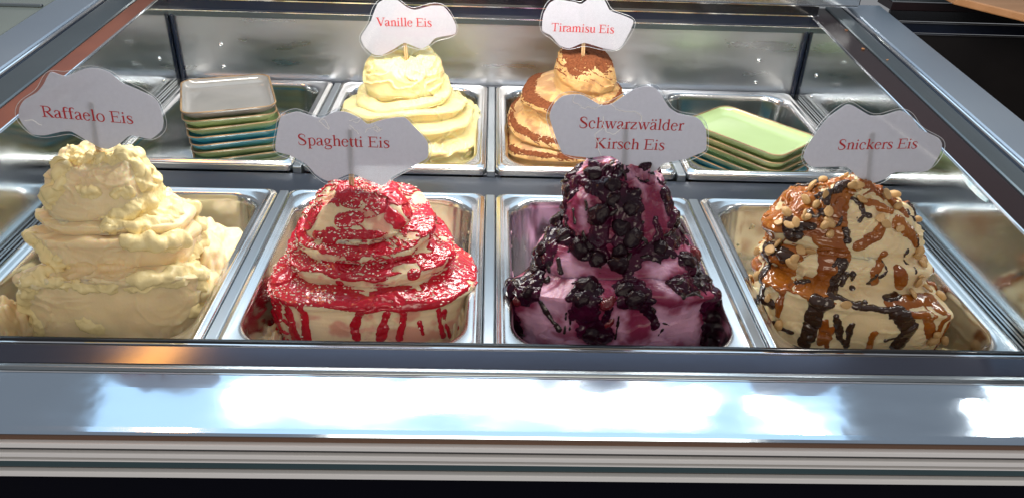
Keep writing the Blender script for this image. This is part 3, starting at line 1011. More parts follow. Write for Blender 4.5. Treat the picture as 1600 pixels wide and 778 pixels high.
# signs: (x, z) outlines in each sign's own upright plane
SIGNS = [
 {'y': 0.7195, 'label': 'laminated cloud sign stuck in the pale yellow lumpy mound at the front left', 'outline': [(-0.41257, 0.20472), (-0.39997, 0.20102), (-0.37994, 0.20867), (-0.36845, 0.20945), (-0.35801, 0.20571), (-0.34988, 0.19636), (-0.33532, 0.18948), (-0.32294, 0.18247), (-0.3186, 0.17517), (-0.31782, 0.15886), (-0.32149, 0.14853), (-0.33405, 0.13914), (-0.35234, 0.14258), (-0.36362, 0.13448), (-0.37712, 0.12756), (-0.3863, 0.12918), (-0.39649, 0.13626), (-0.4085, 0.14503), (-0.41798, 0.14479), (-0.43563, 0.14047), (-0.44714, 0.14147), (-0.45286, 0.15031), (-0.455, 0.15913), (-0.45094, 0.16924), (-0.44417, 0.17684), (-0.43055, 0.18454), (-0.4228, 0.19201)], 'stick': [(-0.38934, 0.11435), (-0.38258, 0.17601)], 'text': [('Raffaelo Eis', (-0.43244, 0.15983), (-0.34751, 0.15478))], 'crease_glints': [[(-0.45023, 0.15546), (-0.44297, 0.15641), (-0.43919, 0.15321), (-0.43518, 0.15076)]]},
 {'y': 0.722, 'label': 'laminated cloud sign reading Spaghetti Eis stuck in the red sauce mound', 'outline': [(-0.20499, 0.1646), (-0.19198, 0.16975), (-0.18664, 0.16989), (-0.16704, 0.1643), (-0.15463, 0.17034), (-0.14859, 0.17176), (-0.14038, 0.17071), (-0.12887, 0.16529), (-0.12151, 0.15907), (-0.10624, 0.16459), (-0.0864, 0.1674), (-0.07771, 0.1589), (-0.0666, 0.14616), (-0.06314, 0.13833), (-0.06468, 0.12422), (-0.08419, 0.11216), (-0.10076, 0.10209), (-0.10606, 0.09568), (-0.11184, 0.09274), (-0.12587, 0.0987), (-0.14158, 0.10525), (-0.15569, 0.09937), (-0.1659, 0.09634), (-0.17069, 0.09832), (-0.1788, 0.10435), (-0.18526, 0.11379), (-0.20012, 0.12357), (-0.2142, 0.1279), (-0.21351, 0.13852), (-0.2092, 0.15426)], 'stick': [(-0.14298, 0.08692), (-0.13936, 0.15371)], 'text': [('Spaghetti Eis', (-0.19196, 0.13575), (-0.10222, 0.13455))], 'crease_glints': [[(-0.16913, 0.16106), (-0.16531, 0.16371), (-0.16202, 0.1606), (-0.15965, 0.15358), (-0.16254, 0.1548), (-0.16686, 0.15984), (-0.16913, 0.16106)], [(-0.13921, 0.16247), (-0.13369, 0.16452), (-0.12827, 0.1653), (-0.13157, 0.16074), (-0.13626, 0.1619)], [(-0.13954, 0.15797), (-0.13562, 0.15419), (-0.13116, 0.14911)], [(-0.12444, 0.15058), (-0.12239, 0.15453), (-0.11629, 0.15598), (-0.11491, 0.15924), (-0.11163, 0.15351), (-0.10798, 0.15425)], [(-0.11637, 0.15468), (-0.11294, 0.15153), (-0.11042, 0.15354), (-0.11265, 0.15672), (-0.11629, 0.15598)]]},
 {'y': 0.72, 'label': 'laminated cloud sign reading Schwarzwälder Kirsch Eis stuck in the purple cherry mound', 'outline': [(0.06031, 0.1877), (0.06668, 0.19351), (0.07729, 0.19562), (0.08678, 0.19474), (0.10239, 0.18596), (0.10923, 0.18542), (0.11579, 0.18773), (0.13322, 0.20157), (0.14354, 0.20533), (0.15163, 0.20512), (0.159, 0.20015), (0.17055, 0.18488), (0.181, 0.17868), (0.19797, 0.17549), (0.20415, 0.17128), (0.21051, 0.16188), (0.21384, 0.14399), (0.21205, 0.13938), (0.19503, 0.13052), (0.18677, 0.12878), (0.17174, 0.12454), (0.1682, 0.119), (0.16035, 0.11332), (0.1518, 0.11311), (0.13829, 0.11905), (0.12146, 0.13102), (0.11151, 0.132), (0.09764, 0.12966), (0.07211, 0.13286), (0.06426, 0.14627), (0.05767, 0.16388), (0.05511, 0.17254), (0.05665, 0.1812)], 'stick': [(0.13498, 0.10698), (0.1306, 0.16545)], 'text': [('Schwarzwälder', (0.08432, 0.16159), (0.18685, 0.16116)), ('Kirsch Eis', (0.10163, 0.14018), (0.1711, 0.13983))], 'crease_glints': [[(0.07804, 0.19452), (0.07644, 0.18883), (0.08351, 0.18475), (0.08786, 0.1813), (0.09175, 0.18354), (0.09871, 0.18158), (0.1051, 0.18603)], [(0.11383, 0.18697), (0.1205, 0.18143), (0.13025, 0.17953), (0.13842, 0.17974), (0.14447, 0.17484), (0.14456, 0.16829)], [(0.12954, 0.16718), (0.12412, 0.15969), (0.11897, 0.15586), (0.11178, 0.15864), (0.10868, 0.16224), (0.10233, 0.15618), (0.10127, 0.15243), (0.10464, 0.14578), (0.10602, 0.13826), (0.10937, 0.13225)], [(0.10759, 0.17389), (0.10772, 0.16515), (0.11157, 0.16084)]]},
 {'y': 0.716, 'label': 'laminated cloud sign stuck in the caramel, chocolate and peanut mound', 'outline': [(0.32617, 0.17939), (0.34081, 0.1933), (0.34885, 0.19216), (0.36682, 0.18316), (0.37974, 0.1835), (0.39513, 0.18878), (0.40862, 0.18288), (0.42017, 0.17078), (0.44159, 0.16154), (0.44781, 0.15462), (0.44881, 0.14319), (0.44224, 0.12552), (0.41031, 0.12327), (0.40162, 0.11563), (0.39202, 0.11092), (0.38347, 0.11221), (0.37106, 0.11787), (0.35763, 0.12787), (0.32282, 0.12702), (0.31196, 0.13692), (0.31252, 0.1484), (0.31746, 0.16121)], 'stick': [(0.38668, 0.09816), (0.37408, 0.16591)], 'text': [('Snickers Eis', (0.34346, 0.14648), (0.42261, 0.14984))], 'crease_glints': []},
 {'y': 1.112, 'label': 'white cloud sign reading Vanille Eis stuck in the smooth pale vanilla mound', 'outline': [(-0.16047, 0.17624), (-0.14819, 0.18331), (-0.13466, 0.18202), (-0.12141, 0.17228), (-0.10956, 0.16854), (-0.08714, 0.17494), (-0.07003, 0.17441), (-0.05813, 0.16042), (-0.05232, 0.14676), (-0.0548, 0.1362), (-0.08107, 0.13019), (-0.0918, 0.11925), (-0.10248, 0.1136), (-0.11638, 0.11857), (-0.12677, 0.12185), (-0.14119, 0.11254), (-0.15924, 0.10306), (-0.17153, 0.10381), (-0.18313, 0.11496), (-0.18755, 0.12725), (-0.1798, 0.13972), (-0.17224, 0.15034), (-0.16818, 0.16075)], 'stick': [(-0.1242, 0.09629), (-0.12682, 0.14686)], 'text': [('Vanille Eis', (-0.16456, 0.14491), (-0.08733, 0.1458))], 'crease_glints': [], 'margin': 0.003},
 {'y': 1.118, 'label': 'white cloud sign reading Tiramisu Eis stuck in the brown cocoa dusted mound', 'outline': [(0.07004, 0.16587), (0.07785, 0.1815), (0.0879, 0.18687), (0.11229, 0.18417), (0.12287, 0.18175), (0.13591, 0.19162), (0.15346, 0.18874), (0.1636, 0.17367), (0.18348, 0.16733), (0.19824, 0.1608), (0.19611, 0.14848), (0.18622, 0.12506), (0.17626, 0.11756), (0.15627, 0.12063), (0.13075, 0.12712), (0.11003, 0.11828), (0.09548, 0.12256), (0.08222, 0.13648), (0.0695, 0.1432)], 'stick': [(0.13091, 0.106), (0.12903, 0.15233)], 'text': [('Tiramisu Eis', (0.08223, 0.14264), (0.17164, 0.14182))], 'crease_glints': [], 'margin': 0.003},
]
for sp in SIGNS:
    sign(sp)
# where the toppings were poured: width in metres and way points (turn, height) on each mound
POURED = {
 'coconut': {
  'lump': [
   (0.012, [(0.6159, 0.8903), (0.675, 0.837), (0.6386, 0.7712)]),
   (0.0111, [(0.4705, 0.9154), (0.5955, 0.9592)]),
   (0.011, [(0.8818, 0.953), (0.0, 0.884), (0.9932, 0.8495), (0.9682, 0.8025)]),
   (0.0155, [(0.9682, 0.7492), (0.8841, 0.7335), (0.8068, 0.6552)]),
   (0.023, [(0.1, 0.674), (0.9659, 0.6959)]),
   (0.0075, [(0.7523, 0.8182), (0.7955, 0.815)]),
   (0.0064, [(0.8614, 0.8056), (0.9, 0.7994)]),
   (0.0155, [(0.8523, 0.6395), (0.9477, 0.6489), (0.0432, 0.652)]),
   (0.0161, [(0.8273, 0.5016), (0.8727, 0.4984), (0.9409, 0.4953)]),
   (0.0124, [(0.8318, 0.3103), (0.8636, 0.3041), (0.9591, 0.3605), (0.0341, 0.4295)]),
   (0.0096, [(0.9432, 0.3135), (0.9705, 0.21), (0.9114, 0.185)]),
   (0.0119, [(0.0682, 0.6144), (0.0545, 0.5047)]),
   (0.0085, [(0.9841, 0.7868), (0.15, 0.6489)]),
   (0.013, [(0.5909, 0.4734), (0.6682, 0.4326), (0.6727, 0.3386)]),
   (0.0132, [(0.6614, 0.3103), (0.6114, 0.2163), (0.6341, 0.1536)]),
   (0.0058, [(0.675, 0.3166), (0.7455, 0.2633), (0.8659, 0.2821), (0.9545, 0.3229)]),
   (0.0088, [(0.7205, 0.1755), (0.7432, 0.1599)]),
  ],
 },
 'spaghetti': {
  'sauce': [
   (0.0074, [(0.7455, 0.2978), (0.7386, 0.2508), (0.7386, 0.2194)]),
   (0.0059, [(0.7864, 0.2821), (0.7818, 0.2508)]),
   (0.0104, [(0.7818, 0.2445), (0.7773, 0.232), (0.775, 0.2163)]),
   (0.0068, [(0.8114, 0.2915), (0.8091, 0.2508), (0.8045, 0.2132)]),
   (0.0048, [(0.8682, 0.2821), (0.875, 0.1944)]),
   (0.0037, [(0.8818, 0.2696), (0.8909, 0.185)]),
   (0.0054, [(0.9159, 0.2038), (0.9045, 0.1755)]),
   (0.0037, [(0.8364, 0.2508), (0.8409, 0.2132)]),
   (0.0089, [(0.6568, 0.3386), (0.6591, 0.21)]),
   (0.0128, [(0.6091, 0.348), (0.6364, 0.1975)]),
   (0.0138, [(0.5886, 0.3323), (0.5773, 0.1567)]),
   (0.0117, [(0.7023, 0.3386), (0.7591, 0.326), (0.8136, 0.326)]),
   (0.0119, [(0.8136, 0.326), (0.8659, 0.3197), (0.9205, 0.3448)]),
   (0.0105, [(0.7023, 0.3386), (0.5659, 0.3981)]),
   (0.0088, [(0.7682, 0.3292), (0.7727, 0.4765), (0.7795, 0.5862)]),
   (0.0074, [(0.7068, 0.442), (0.6955, 0.5361)]),
   (0.0111, [(0.8455, 0.4859), (0.8386, 0.3668)]),
   (0.0089, [(0.6591, 0.5329), (0.7614, 0.5266), (0.8364, 0.5862), (0.9227, 0.5235)]),
   (0.0073, [(0.7159, 0.489), (0.7841, 0.489)]),
   (0.0147, [(0.4977, 0.3762), (0.4955, 0.489), (0.5386, 0.7868)]),
   (0.0089, [(0.6227, 0.7649), (0.7068, 0.7806), (0.8295, 0.7712)]),
   (0.0153, [(0.7091, 0.8245), (0.7682, 0.837)]),
   (0.0142, [(0.8591, 0.8997), (0.9114, 0.7712)]),
   (0.0198, [(0.0, 0.7586), (0.9705, 0.627), (0.9682, 0.4984), (0.9295, 0.3511)]),
   (0.013, [(0.6568, 0.9248), (0.7432, 0.9561)]),
   (0.0146, [(0.9864, 0.8401), (0.025, 0.6708)]),
   (0.0102, [(0.7295, 0.6301), (0.8227, 0.6614)]),
   (0.0153, [(0.6591, 0.6677), (0.6795, 0.7743)]),
  ],
 },
 'kirsch': {
  'sauce': [
   (0.0216, [(0.5295, 0.884), (0.6318, 0.8777), (0.7045, 0.8589), (0.7682, 0.8339), (0.7727, 0.7806), (0.7682, 0.6144)]),
   (0.0122, [(0.675, 0.7931), (0.6886, 0.7335), (0.6477, 0.6238)]),
   (0.0134, [(0.4432, 0.6113), (0.55, 0.5925), (0.575, 0.5517)]),
   (0.0066, [(0.9455, 0.815), (0.9432, 0.7555), (0.9227, 0.7241)]),
   (0.0118, [(0.95, 0.7179), (0.9818, 0.6144), (0.8659, 0.6144)]),
   (0.016, [(0.5841, 0.6332), (0.6909, 0.6238)]),
   (0.0067, [(0.5136, 0.7398), (0.4909, 0.6865)]),
   (0.0206, [(0.5182, 0.5235), (0.5659, 0.4107), (0.5932, 0.326)]),
   (0.0166, [(0.5523, 0.3386), (0.5591, 0.1661)]),
   (0.0213, [(0.6955, 0.3887), (0.6955, 0.2759)]),
   (0.0216, [(0.7091, 0.2257), (0.7205, 0.2132)]),
   (0.0254, [(0.7636, 0.3605), (0.7659, 0.3323)]),
   (0.0132, [(0.8432, 0.3856), (0.9477, 0.3824)]),
   (0.0152, [(0.9068, 0.5423), (0.0409, 0.4044)]),
   (0.0116, [(0.8068, 0.6207), (0.8773, 0.605)]),
   (0.0227, [(0.9318, 0.2853), (0.9273, 0.163)]),
  ],
  'choc': [
   (0.0065, [(0.6273, 0.2853), (0.6455, 0.2508), (0.6614, 0.2226)]),
   (0.0026, [(0.7432, 0.2821), (0.7432, 0.1975)]),
   (0.0023, [(0.6727, 0.3448), (0.6727, 0.2132)]),
   (0.002, [(0.6795, 0.2633), (0.6773, 0.2288)]),
   (0.002, [(0.8159, 0.2445), (0.8295, 0.2351)]),
   (0.0018, [(0.8091, 0.2038), (0.8159, 0.2226)]),
   (0.0058, [(0.5977, 0.5266), (0.6136, 0.4044)]),
   (0.0058, [(0.6114, 0.5517), (0.6341, 0.5235)]),
   (0.0043, [(0.8273, 0.3918), (0.8364, 0.3323), (0.8818, 0.3605)]),
   (0.0021, [(0.5523, 0.5235), (0.5955, 0.395)]),
   (0.0064, [(0.6705, 0.7962), (0.6909, 0.7931)]),
   (0.0032, [(0.5841, 0.7712), (0.6023, 0.7429)]),
   (0.0023, [(0.8136, 0.7743), (0.8114, 0.7712)]),
   (0.0058, [(0.9341, 0.8213), (0.9545, 0.7868)]),
  ],
  'stain': [
   (0.0201, [(0.7705, 0.2853), (0.7795, 0.2132)]),
   (0.0113, [(0.725, 0.3292), (0.7182, 0.2759)]),
   (0.0113, [(0.725, 0.3605), (0.7386, 0.3292)]),
   (0.0086, [(0.7864, 0.3229), (0.8159, 0.3103), (0.9114, 0.3323)]),
   (0.01, [(0.6955, 0.3229), (0.6909, 0.2257)]),
   (0.0133, [(0.55, 0.2602), (0.6045, 0.279)]),
   (0.0174, [(0.5273, 0.8339), (0.5636, 0.7931)]),
   (0.0172, [(0.6523, 0.8339), (0.7523, 0.7524)]),
   (0.0144, [(0.9023, 0.8621), (0.8818, 0.815)]),
   (0.0173, [(0.8364, 0.7994), (0.8432, 0.7022)]),
  ],
 },
 'nut': {
  'caramel': [
   (0.0162, [(0.5, 0.6113), (0.5227, 0.6865), (0.5682, 0.7335)]),
   (0.0145, [(0.6114, 0.931), (0.6727, 0.8245), (0.6886, 0.7398), (0.6818, 0.6803), (0.7114, 0.605)]),
   (0.0145, [(0.6636, 0.674), (0.7045, 0.6238)]),
   (0.0059, [(0.7386, 0.6583), (0.7795, 0.6928), (0.7909, 0.7367)]),
   (0.0106, [(0.8318, 0.7492), (0.8955, 0.6865)]),
   (0.0046, [(0.75, 0.884), (0.8227, 0.7962)]),
   (0.0038, [(0.9341, 0.884), (0.8795, 0.7868)]),
   (0.0197, [(0.6909, 0.6144), (0.6864, 0.4702), (0.675, 0.4138), (0.6477, 0.4013)]),
   (0.0105, [(0.6455, 0.3981), (0.6636, 0.3699)]),
   (0.0129, [(0.7909, 0.3981), (0.8932, 0.4169), (0.8773, 0.3918)]),
   (0.0071, [(0.8341, 0.348), (0.8614, 0.2759)]),
   (0.0083, [(0.4273, 0.3574), (0.4682, 0.3636), (0.4409, 0.348)]),
   (0.002, [(0.5955, 0.3981), (0.6, 0.3605)]),
   (0.0026, [(0.6, 0.3574), (0.6045, 0.2633)]),
   (0.0046, [(0.6795, 0.2821), (0.6841, 0.2069)]),
   (0.0029, [(0.6932, 0.2602), (0.6932, 0.2038)]),
   (0.0036, [(0.7614, 0.2727), (0.7614, 0.2257)]),
   (0.0035, [(0.7932, 0.6238), (0.7727, 0.5235)]),
   (0.0039, [(0.7636, 0.5172), (0.775, 0.4577)]),
   (0.0092, [(0.8159, 0.5266), (0.8318, 0.4608)]),
   (0.0079, [(0.5523, 0.5141), (0.6091, 0.4608)]),
   (0.0042, [(0.8091, 0.3636), (0.8386, 0.3574)]),
  ],
  'choc': [
   (0.0067, [(0.6295, 0.815), (0.6, 0.8527), (0.6045, 0.9373)]),
   (0.0106, [(0.5727, 0.6928), (0.6068, 0.6332), (0.6136, 0.652)]),
   (0.0122, [(0.5227, 0.5392), (0.6, 0.5266)]),
   (0.0065, [(0.7091, 0.7147), (0.7159, 0.6803)]),
   (0.0029, [(0.7045, 0.8934), (0.7477, 0.8589), (0.7477, 0.7931), (0.7591, 0.7743)]),
   (0.002, [(0.7409, 0.7618), (0.75, 0.7868)]),
   (0.0059, [(0.6159, 0.6865), (0.6341, 0.6991)]),
   (0.0046, [(0.6114, 0.7367), (0.65, 0.7712)]),
   (0.0128, [(0.6614, 0.3605), (0.6591, 0.2539), (0.6591, 0.2038)]),
   (0.0156, [(0.7909, 0.3511), (0.8182, 0.3009), (0.8114, 0.2414)]),
   (0.0084, [(0.7114, 0.5423), (0.7, 0.4577), (0.6886, 0.395)]),
   (0.005, [(0.6909, 0.4044), (0.7182, 0.3668), (0.7727, 0.3668), (0.8, 0.3605)]),
   (0.0035, [(0.7182, 0.489), (0.7159, 0.4514)]),
   (0.0031, [(0.7295, 0.4953), (0.7318, 0.4357)]),
   (0.0031, [(0.7159, 0.3699), (0.7364, 0.3887)]),
   (0.0078, [(0.7886, 0.4107), (0.8114, 0.4263)]),
   (0.0039, [(0.775, 0.3668), (0.7818, 0.3323)]),
   (0.0046, [(0.6932, 0.3103), (0.7114, 0.2351), (0.7205, 0.2226)]),
   (0.0036, [(0.7205, 0.2853), (0.725, 0.2163)]),
   (0.0021, [(0.7864, 0.2539), (0.8045, 0.2633)]),
   (0.0095, [(0.5364, 0.4984), (0.5273, 0.3323), (0.5341, 0.2821), (0.5818, 0.2853)]),
   (0.0037, [(0.5364, 0.2665), (0.5795, 0.2288)]),
   (0.0032, [(0.5864, 0.2351), (0.6341, 0.2226)]),
   (0.0028, [(0.6273, 0.4169), (0.6455, 0.4263)]),
   (0.0127, [(0.675, 0.3574), (0.6636, 0.2947), (0.6614, 0.2194)]),
  ],
  'peanut': [
   (0.0001, [(0.5727, 0.79)]),
   (0.0001, [(0.6, 0.7743)]),
   (0.0001, [(0.6, 0.8276)]),
   (0.0001, [(0.5477, 0.7179)]),
   (0.0001, [(0.5568, 0.6677)]),
   (0.0001, [(0.5955, 0.6897)]),
   (0.0001, [(0.5909, 0.7241)]),
   (0.0001, [(0.6159, 0.7273)]),
   (0.0001, [(0.6455, 0.7649)]),
   (0.0001, [(0.6682, 0.7429)]),
   (0.0001, [(0.6591, 0.721)]),
   (0.0001, [(0.5477, 0.5298)]),
   (0.0001, [(0.6227, 0.5611)]),
   (0.0001, [(0.6455, 0.5956)]),
   (0.0001, [(0.4727, 0.4922)]),
   (0.0001, [(0.8864, 0.8182)]),
   (0.0001, [(0.7841, 0.7555)]),
   (0.0001, [(0.7909, 0.7367)]),
   (0.0001, [(0.6409, 0.9436)]),
   (0.0001, [(0.7295, 0.9373)]),
   (0.0001, [(0.9023, 0.8903)]),
   (0.0001, [(0.8955, 0.6332)]),
   (0.0001, [(0.9227, 0.5549)]),
   (0.0001, [(0.6159, 0.5235)]),
   (0.0002, [(0.4318, 0.2853)]),
   (0.0002, [(0.4318, 0.2571)]),
   (0.0001, [(0.5068, 0.3511)]),
   (0.0001, [(0.5432, 0.5266)]),
   (0.0001, [(0.6159, 0.5078)]),
   (0.0001, [(0.7, 0.3668)]),
   (0.0001, [(0.9045, 0.5486)]),
   (0.0001, [(0.8864, 0.6332)]),
   (0.0001, [(0.8659, 0.4671)]),
   (0.0001, [(0.9182, 0.4357)]),
   (0.0001, [(0.8659, 0.4953)]),
   (0.0001, [(0.9795, 0.3793)]),
   (0.0001, [(0.8659, 0.279)]),
   (0.0001, [(0.8659, 0.2633)]),
   (0.0001, [(0.8977, 0.2539)]),
   (0.0001, [(0.5682, 0.2978)]),
   (0.0001, [(0.6114, 0.2351)]),
  ],
 },
}
TIERS = {
 'coconut': ([(-0.3867, 0.7, 0.094, 0.065, -0.0026, 0.0214, -0.45, 3.0, 0.03), (-0.3831, 0.705, 0.0766, 0.053, 0.0448, -0.0414, -0.2531, 2.6, 0.035), (-0.382, 0.71, 0.0716, 0.046, 0.0614, -0.0546, -0.127, 2.4, 0.03), (-0.3932, 0.712, 0.0516, 0.04, 0.081, -0.0325, 0.0829, 2.2, 0.03)], (-0.39, 0.725, 0.1215)),
 'spaghetti': ([(-0.1247, 0.7, 0.1051, 0.068, -0.0032, 0.029, -0.0354, 2.6, 0.025), (-0.1254, 0.71, 0.0852, 0.058, 0.0248, 0.0221, 0.0569, 2.3, 0.03), (-0.1287, 0.715, 0.0698, 0.051, 0.049, 0.0557, 0.2205, 2.2, 0.03), (-0.1364, 0.72, 0.052, 0.044, 0.056, 0.0963, 0.101, 2.0, 0.03)], (-0.1455, 0.735, 0.0898)),
 'kirsch': ([(0.133, 0.69, 0.1111, 0.06, -0.0078, -0.0051, -0.4294, 2.4, 0.02), (0.1315, 0.7, 0.085, 0.048, 0.0295, 0.0312, 0.0558, 2.4, 0.02), (0.1307, 0.715, 0.0566, 0.043, 0.079, 0.0432, 0.45, 2.2, 0.02)], (0.1326, 0.73, 0.1237)),
 'nut': ([(0.3844, 0.685, 0.1, 0.053, 0.0035, -0.1427, -0.1432, 3.2, 0.025), (0.376, 0.7, 0.0884, 0.045, 0.0296, -0.0821, -0.2932, 2.4, 0.025), (0.3706, 0.705, 0.0812, 0.043, 0.0568, -0.1015, -0.1595, 2.3, 0.03)], (0.3771, 0.725, 0.1074)),
 'vanilla': ([(-0.119, 1.11, 0.1039, 0.075, -0.0039, -0.0488, 0.1677, 2.6, 0.03), (-0.1255, 1.115, 0.0966, 0.07, 0.0129, 0.0363, 0.0626, 2.3, 0.04), (-0.1285, 1.12, 0.0888, 0.065, 0.0271, 0.0601, -0.0788, 2.2, 0.04), (-0.1298, 1.12, 0.0684, 0.058, 0.046, 0.1423, 0.1368, 2.1, 0.03), (-0.1291, 1.12, 0.0566, 0.045, 0.0705, 0.0096, 0.3007, 2.2, 0.02)], (-0.1206, 1.125, 0.1026)),
 'coffee': ([(0.1255, 1.11, 0.1072, 0.08, -0.0233, 0.0251, -0.0652, 2.4, 0.03), (0.1183, 1.115, 0.0922, 0.075, 0.0079, 0.0032, 0.1467, 2.2, 0.04), (0.119, 1.12, 0.0729, 0.06, 0.0476, 0.0674, 0.1191, 2.1, 0.04), (0.1372, 1.125, 0.0455, 0.047, 0.0798, -0.1232, 0.1808, 2.1, 0.03)], (0.1344, 1.135, 0.1064)),
}
ARGS = {
 'coconut': dict(seed=1, streak=.0006, lump=.004, crumple=.0042, fold=.0022, foldf=38, dome=.005, cap='flat', ledge=.2),
 'spaghetti': dict(seed=2, streak=.0005, lump=.0025, crumple=.0022, fold=.0022, foldf=55, dome=.005, flare=1.15, ledge=.34),
 'kirsch': dict(seed=3, streak=.0006, lump=.005, crumple=.0060, fold=.0025, foldf=40, dome=.006, flare=1.18, ledge=.5),
 'nut': dict(seed=4, streak=.0006, lump=.003, crumple=.0038, fold=.0024, foldf=45, dome=.006, flare=1.15, ledge=.4),
 'vanilla': dict(seed=5, streak=.0004, lump=.002, crumple=.0018, fold=.0040, foldf=50, dome=.005, dabs=14, flare=1.08, cap='flat', ledge=.25, neck=.92),
 'coffee': dict(seed=6, streak=.0005, lump=.0012, crumple=.0012, fold=.0016, foldf=85, dome=.0035, dabs=9, flare=1.05, cap='flat', ledge=.42, neck=.99),
}
# ------------------------------------------------------------------ ice creams
def scatter(parent, name, me_list, V, N, spots, size, group_mat=None, sink=.2, seed=0, flat=False):
    """loose pieces lying on a mound; spots = (row, column) of the surface grid"""
    rr = random.Random(seed)
    for (j, i) in spots:
        p, n = Vector(V[j, i]), Vector(N[j, i])
        o = bpy.data.objects.new(name, rr.choice(me_list))
        C.objects.link(o)
        o.parent = parent
        s = size * rr.uniform(.8, 1.18)
        q = n.to_track_quat('Z', 'Y') @ Matrix.Rotation(rr.uniform(0, 6.283), 3, 'Z').to_quaternion()
        if not flat:
            q = q @ Matrix.Rotation(rr.uniform(-.5, .5), 3, 'X').to_quaternion()
        o.rotation_mode = 'QUATERNION'
        o.rotation_quaternion = q
        o.scale = (s, s, s)
        o.location = p + n * s * (1 - sink) * .5 - parent.location

def ico(sub):
    import bmesh
    bm = bmesh.new()
    bmesh.ops.create_icosphere(bm, subdivisions=sub, radius=1)
    v = np.array([a.co[:] for a in bm.verts])
    f = [[a.index for a in t.verts] for t in bm.faces]
    bm.free()
    return v, f

def piece(name, v, f, mt):
    me = mesh(name, v, f)
    me.materials.append(mt)
    me.polygons.foreach_set('use_smooth', [True] * len(me.polygons))
    return me
iv, if_ = ico(3)
PEANUT = []
for k in range(3):                                   # peanut halves and whole kernels
    v = iv * np.array([.82, .55, .5])
    v[:, 1] *= 1 - .12 * v[:, 0]
    v *= (1 + .13 * fbm(v * 2.6 + k * 7, 3))[:, None]
    if k:
        v[:, 2] = np.where(v[:, 2] < 0, v[:, 2] * .22 - .03 * np.exp(-(v[:, 1] / .12) ** 2), v[:, 2] * .85)
        if k == 2:
            v[:, 2] *= -1
    PEANUT.append(piece('peanut', v, if_, M['peanut']))
CHERRY = []
for k in range(4):
    v = iv * (1 + .28 * fbm(iv * 1.4 + k * 5.1, 3))[:, None] * np.array([.62, .56, .5])
    v[:, 2] *= .78
    CHERRY.append(piece('cherry', v, if_, M['cherry']))
REDCH = [piece('cherry', iv * (1 + .35 * fbm(iv * 1.6 + 33, 3))[:, None] * np.array([.7, .5, .42]), if_, M['redcherry'])]
FLAKE = []
for k in range(3):                                   # thin curled shards
    v, f = [], []
    n = 7
    for i in range(n):
        t = i / (n - 1) * 2 - 1
        wd = .28 * (1 - .7 * abs(t) ** (1.5 + k)) + .04
        for s_ in (-1, 1):
            for h in (0, .07):
                v.append((t, s_ * wd + .18 * math.sin(t * 2 + k), .25 * math.cos(t * 1.4 + k * .4) + h - .1))
    for i in range(n - 1):
        a = i * 4
        f += [(a, a + 4, a + 6, a + 2), (a + 1, a + 3, a + 7, a + 5), (a, a + 1, a + 5, a + 4), (a + 2, a + 6, a + 7, a + 3)]
    f += [(0, 2, 3, 1), (n * 4 - 4, n * 4 - 3, n * 4 - 1, n * 4 - 2)]
    FLAKE.append(piece('chocolate_flake', v, f, M['flake']))

def pick(mask, V, n, seed, gap):
    """up to n grid points where mask holds, at least gap apart; the side towards the aisle is favoured"""
    rr = np.random.RandomState(seed)
    jj, ii = np.nonzero(mask)
    order = rr.permutation(len(jj))
    out, pts = [], []
    for k in order[:6000]:
        p = V[jj[k], ii[k]]
        if pts and (np.linalg.norm(np.array(pts) - p, axis=1) < gap * rr.uniform(.8, 1.3)).any():
            continue
        out.append((jj[k], ii[k]))
        pts.append(p)
        if len(out) >= n:
            break
    return out

def ice_cream(kind, base_mat, label, stain=None):
    T, top = TIERS[kind]
    V, N = mound(T, top, **ARGS[kind])
    root = thing('ice_cream', label, 'ice cream', (T[0][0], T[0][1], -.115), 'ice cream mounds')
    me = fast_mesh('mound', V.reshape(-1, 3) - np.array(root.location), QUADS)
    st = np.zeros(V.shape[:2]) if stain is None else stain(V, N)
    at = me.attributes.new('stain', 'FLOAT', 'POINT')
    at.data.foreach_set('value', np.clip(st, 0, 1).astype(np.float32).ravel())
    link('mound', me, M[base_mat], root)
    return root, V, N
def dollop(parent, loc, size, material, seed, rot=0.):
    """a lump of ice cream smeared on the pan beside the mound"""
    v, f = DOLLOP
    v = v * (1 + .30 * fbm(v * 1.3 + seed, 3) + .10 * np.abs(perlin(v * 4.5 + seed)))[:, None]
    c, s = math.cos(rot), math.sin(rot)
    v = v * np.array(size)
    v = np.stack([v[:, 0] * c - v[:, 1] * s, v[:, 0] * s + v[:, 1] * c, v[:, 2]], 1)
    v = v + np.array(loc) - np.array(parent.location)
    return link('dollop', fast_mesh('dollop', v, f), M[material], parent)
_v, _f = ico(6)
DOLLOP = (_v, np.array(_f))
def up(N): return N[..., 2]
def idx(pts): return [(int(round(p[1] * (NV - 1))), int(round(p[0] * NU)) % NU) for p in pts]

# 1 coconut with yellow creamy lumps
root, V, N = ice_cream('coconut', 'coconut_cream', 'pale yellow coconut ice cream mound covered in creamy lumps, front row left end')
side = fbm(V * 30 + 4, 3)
dollop(root, (-.487, .655, -.075), (.024, .034, .056), 'coconut_cream', 1.)
dollop(root, (-.318, .752, -.040), (.044, .075, .056), 'coconut_cream', 5., .35)
m = stroke_mask(V, POURED['coconut']['lump'], 1.7, .8) + .003
back = sstep(.70, .74, V[..., 1])
m = np.maximum(m, np.where(back > .5, (side - .15) * .012 * (V[..., 2] > -.06), -.02))
cell = perlin(V * 75 + 2) + .5 * perlin(V * 150 + 7)
skin('creamy_lump', V, N, m, .0060, .004, M['coconut_lump'], root, grain=.0055 * cell, split=True)

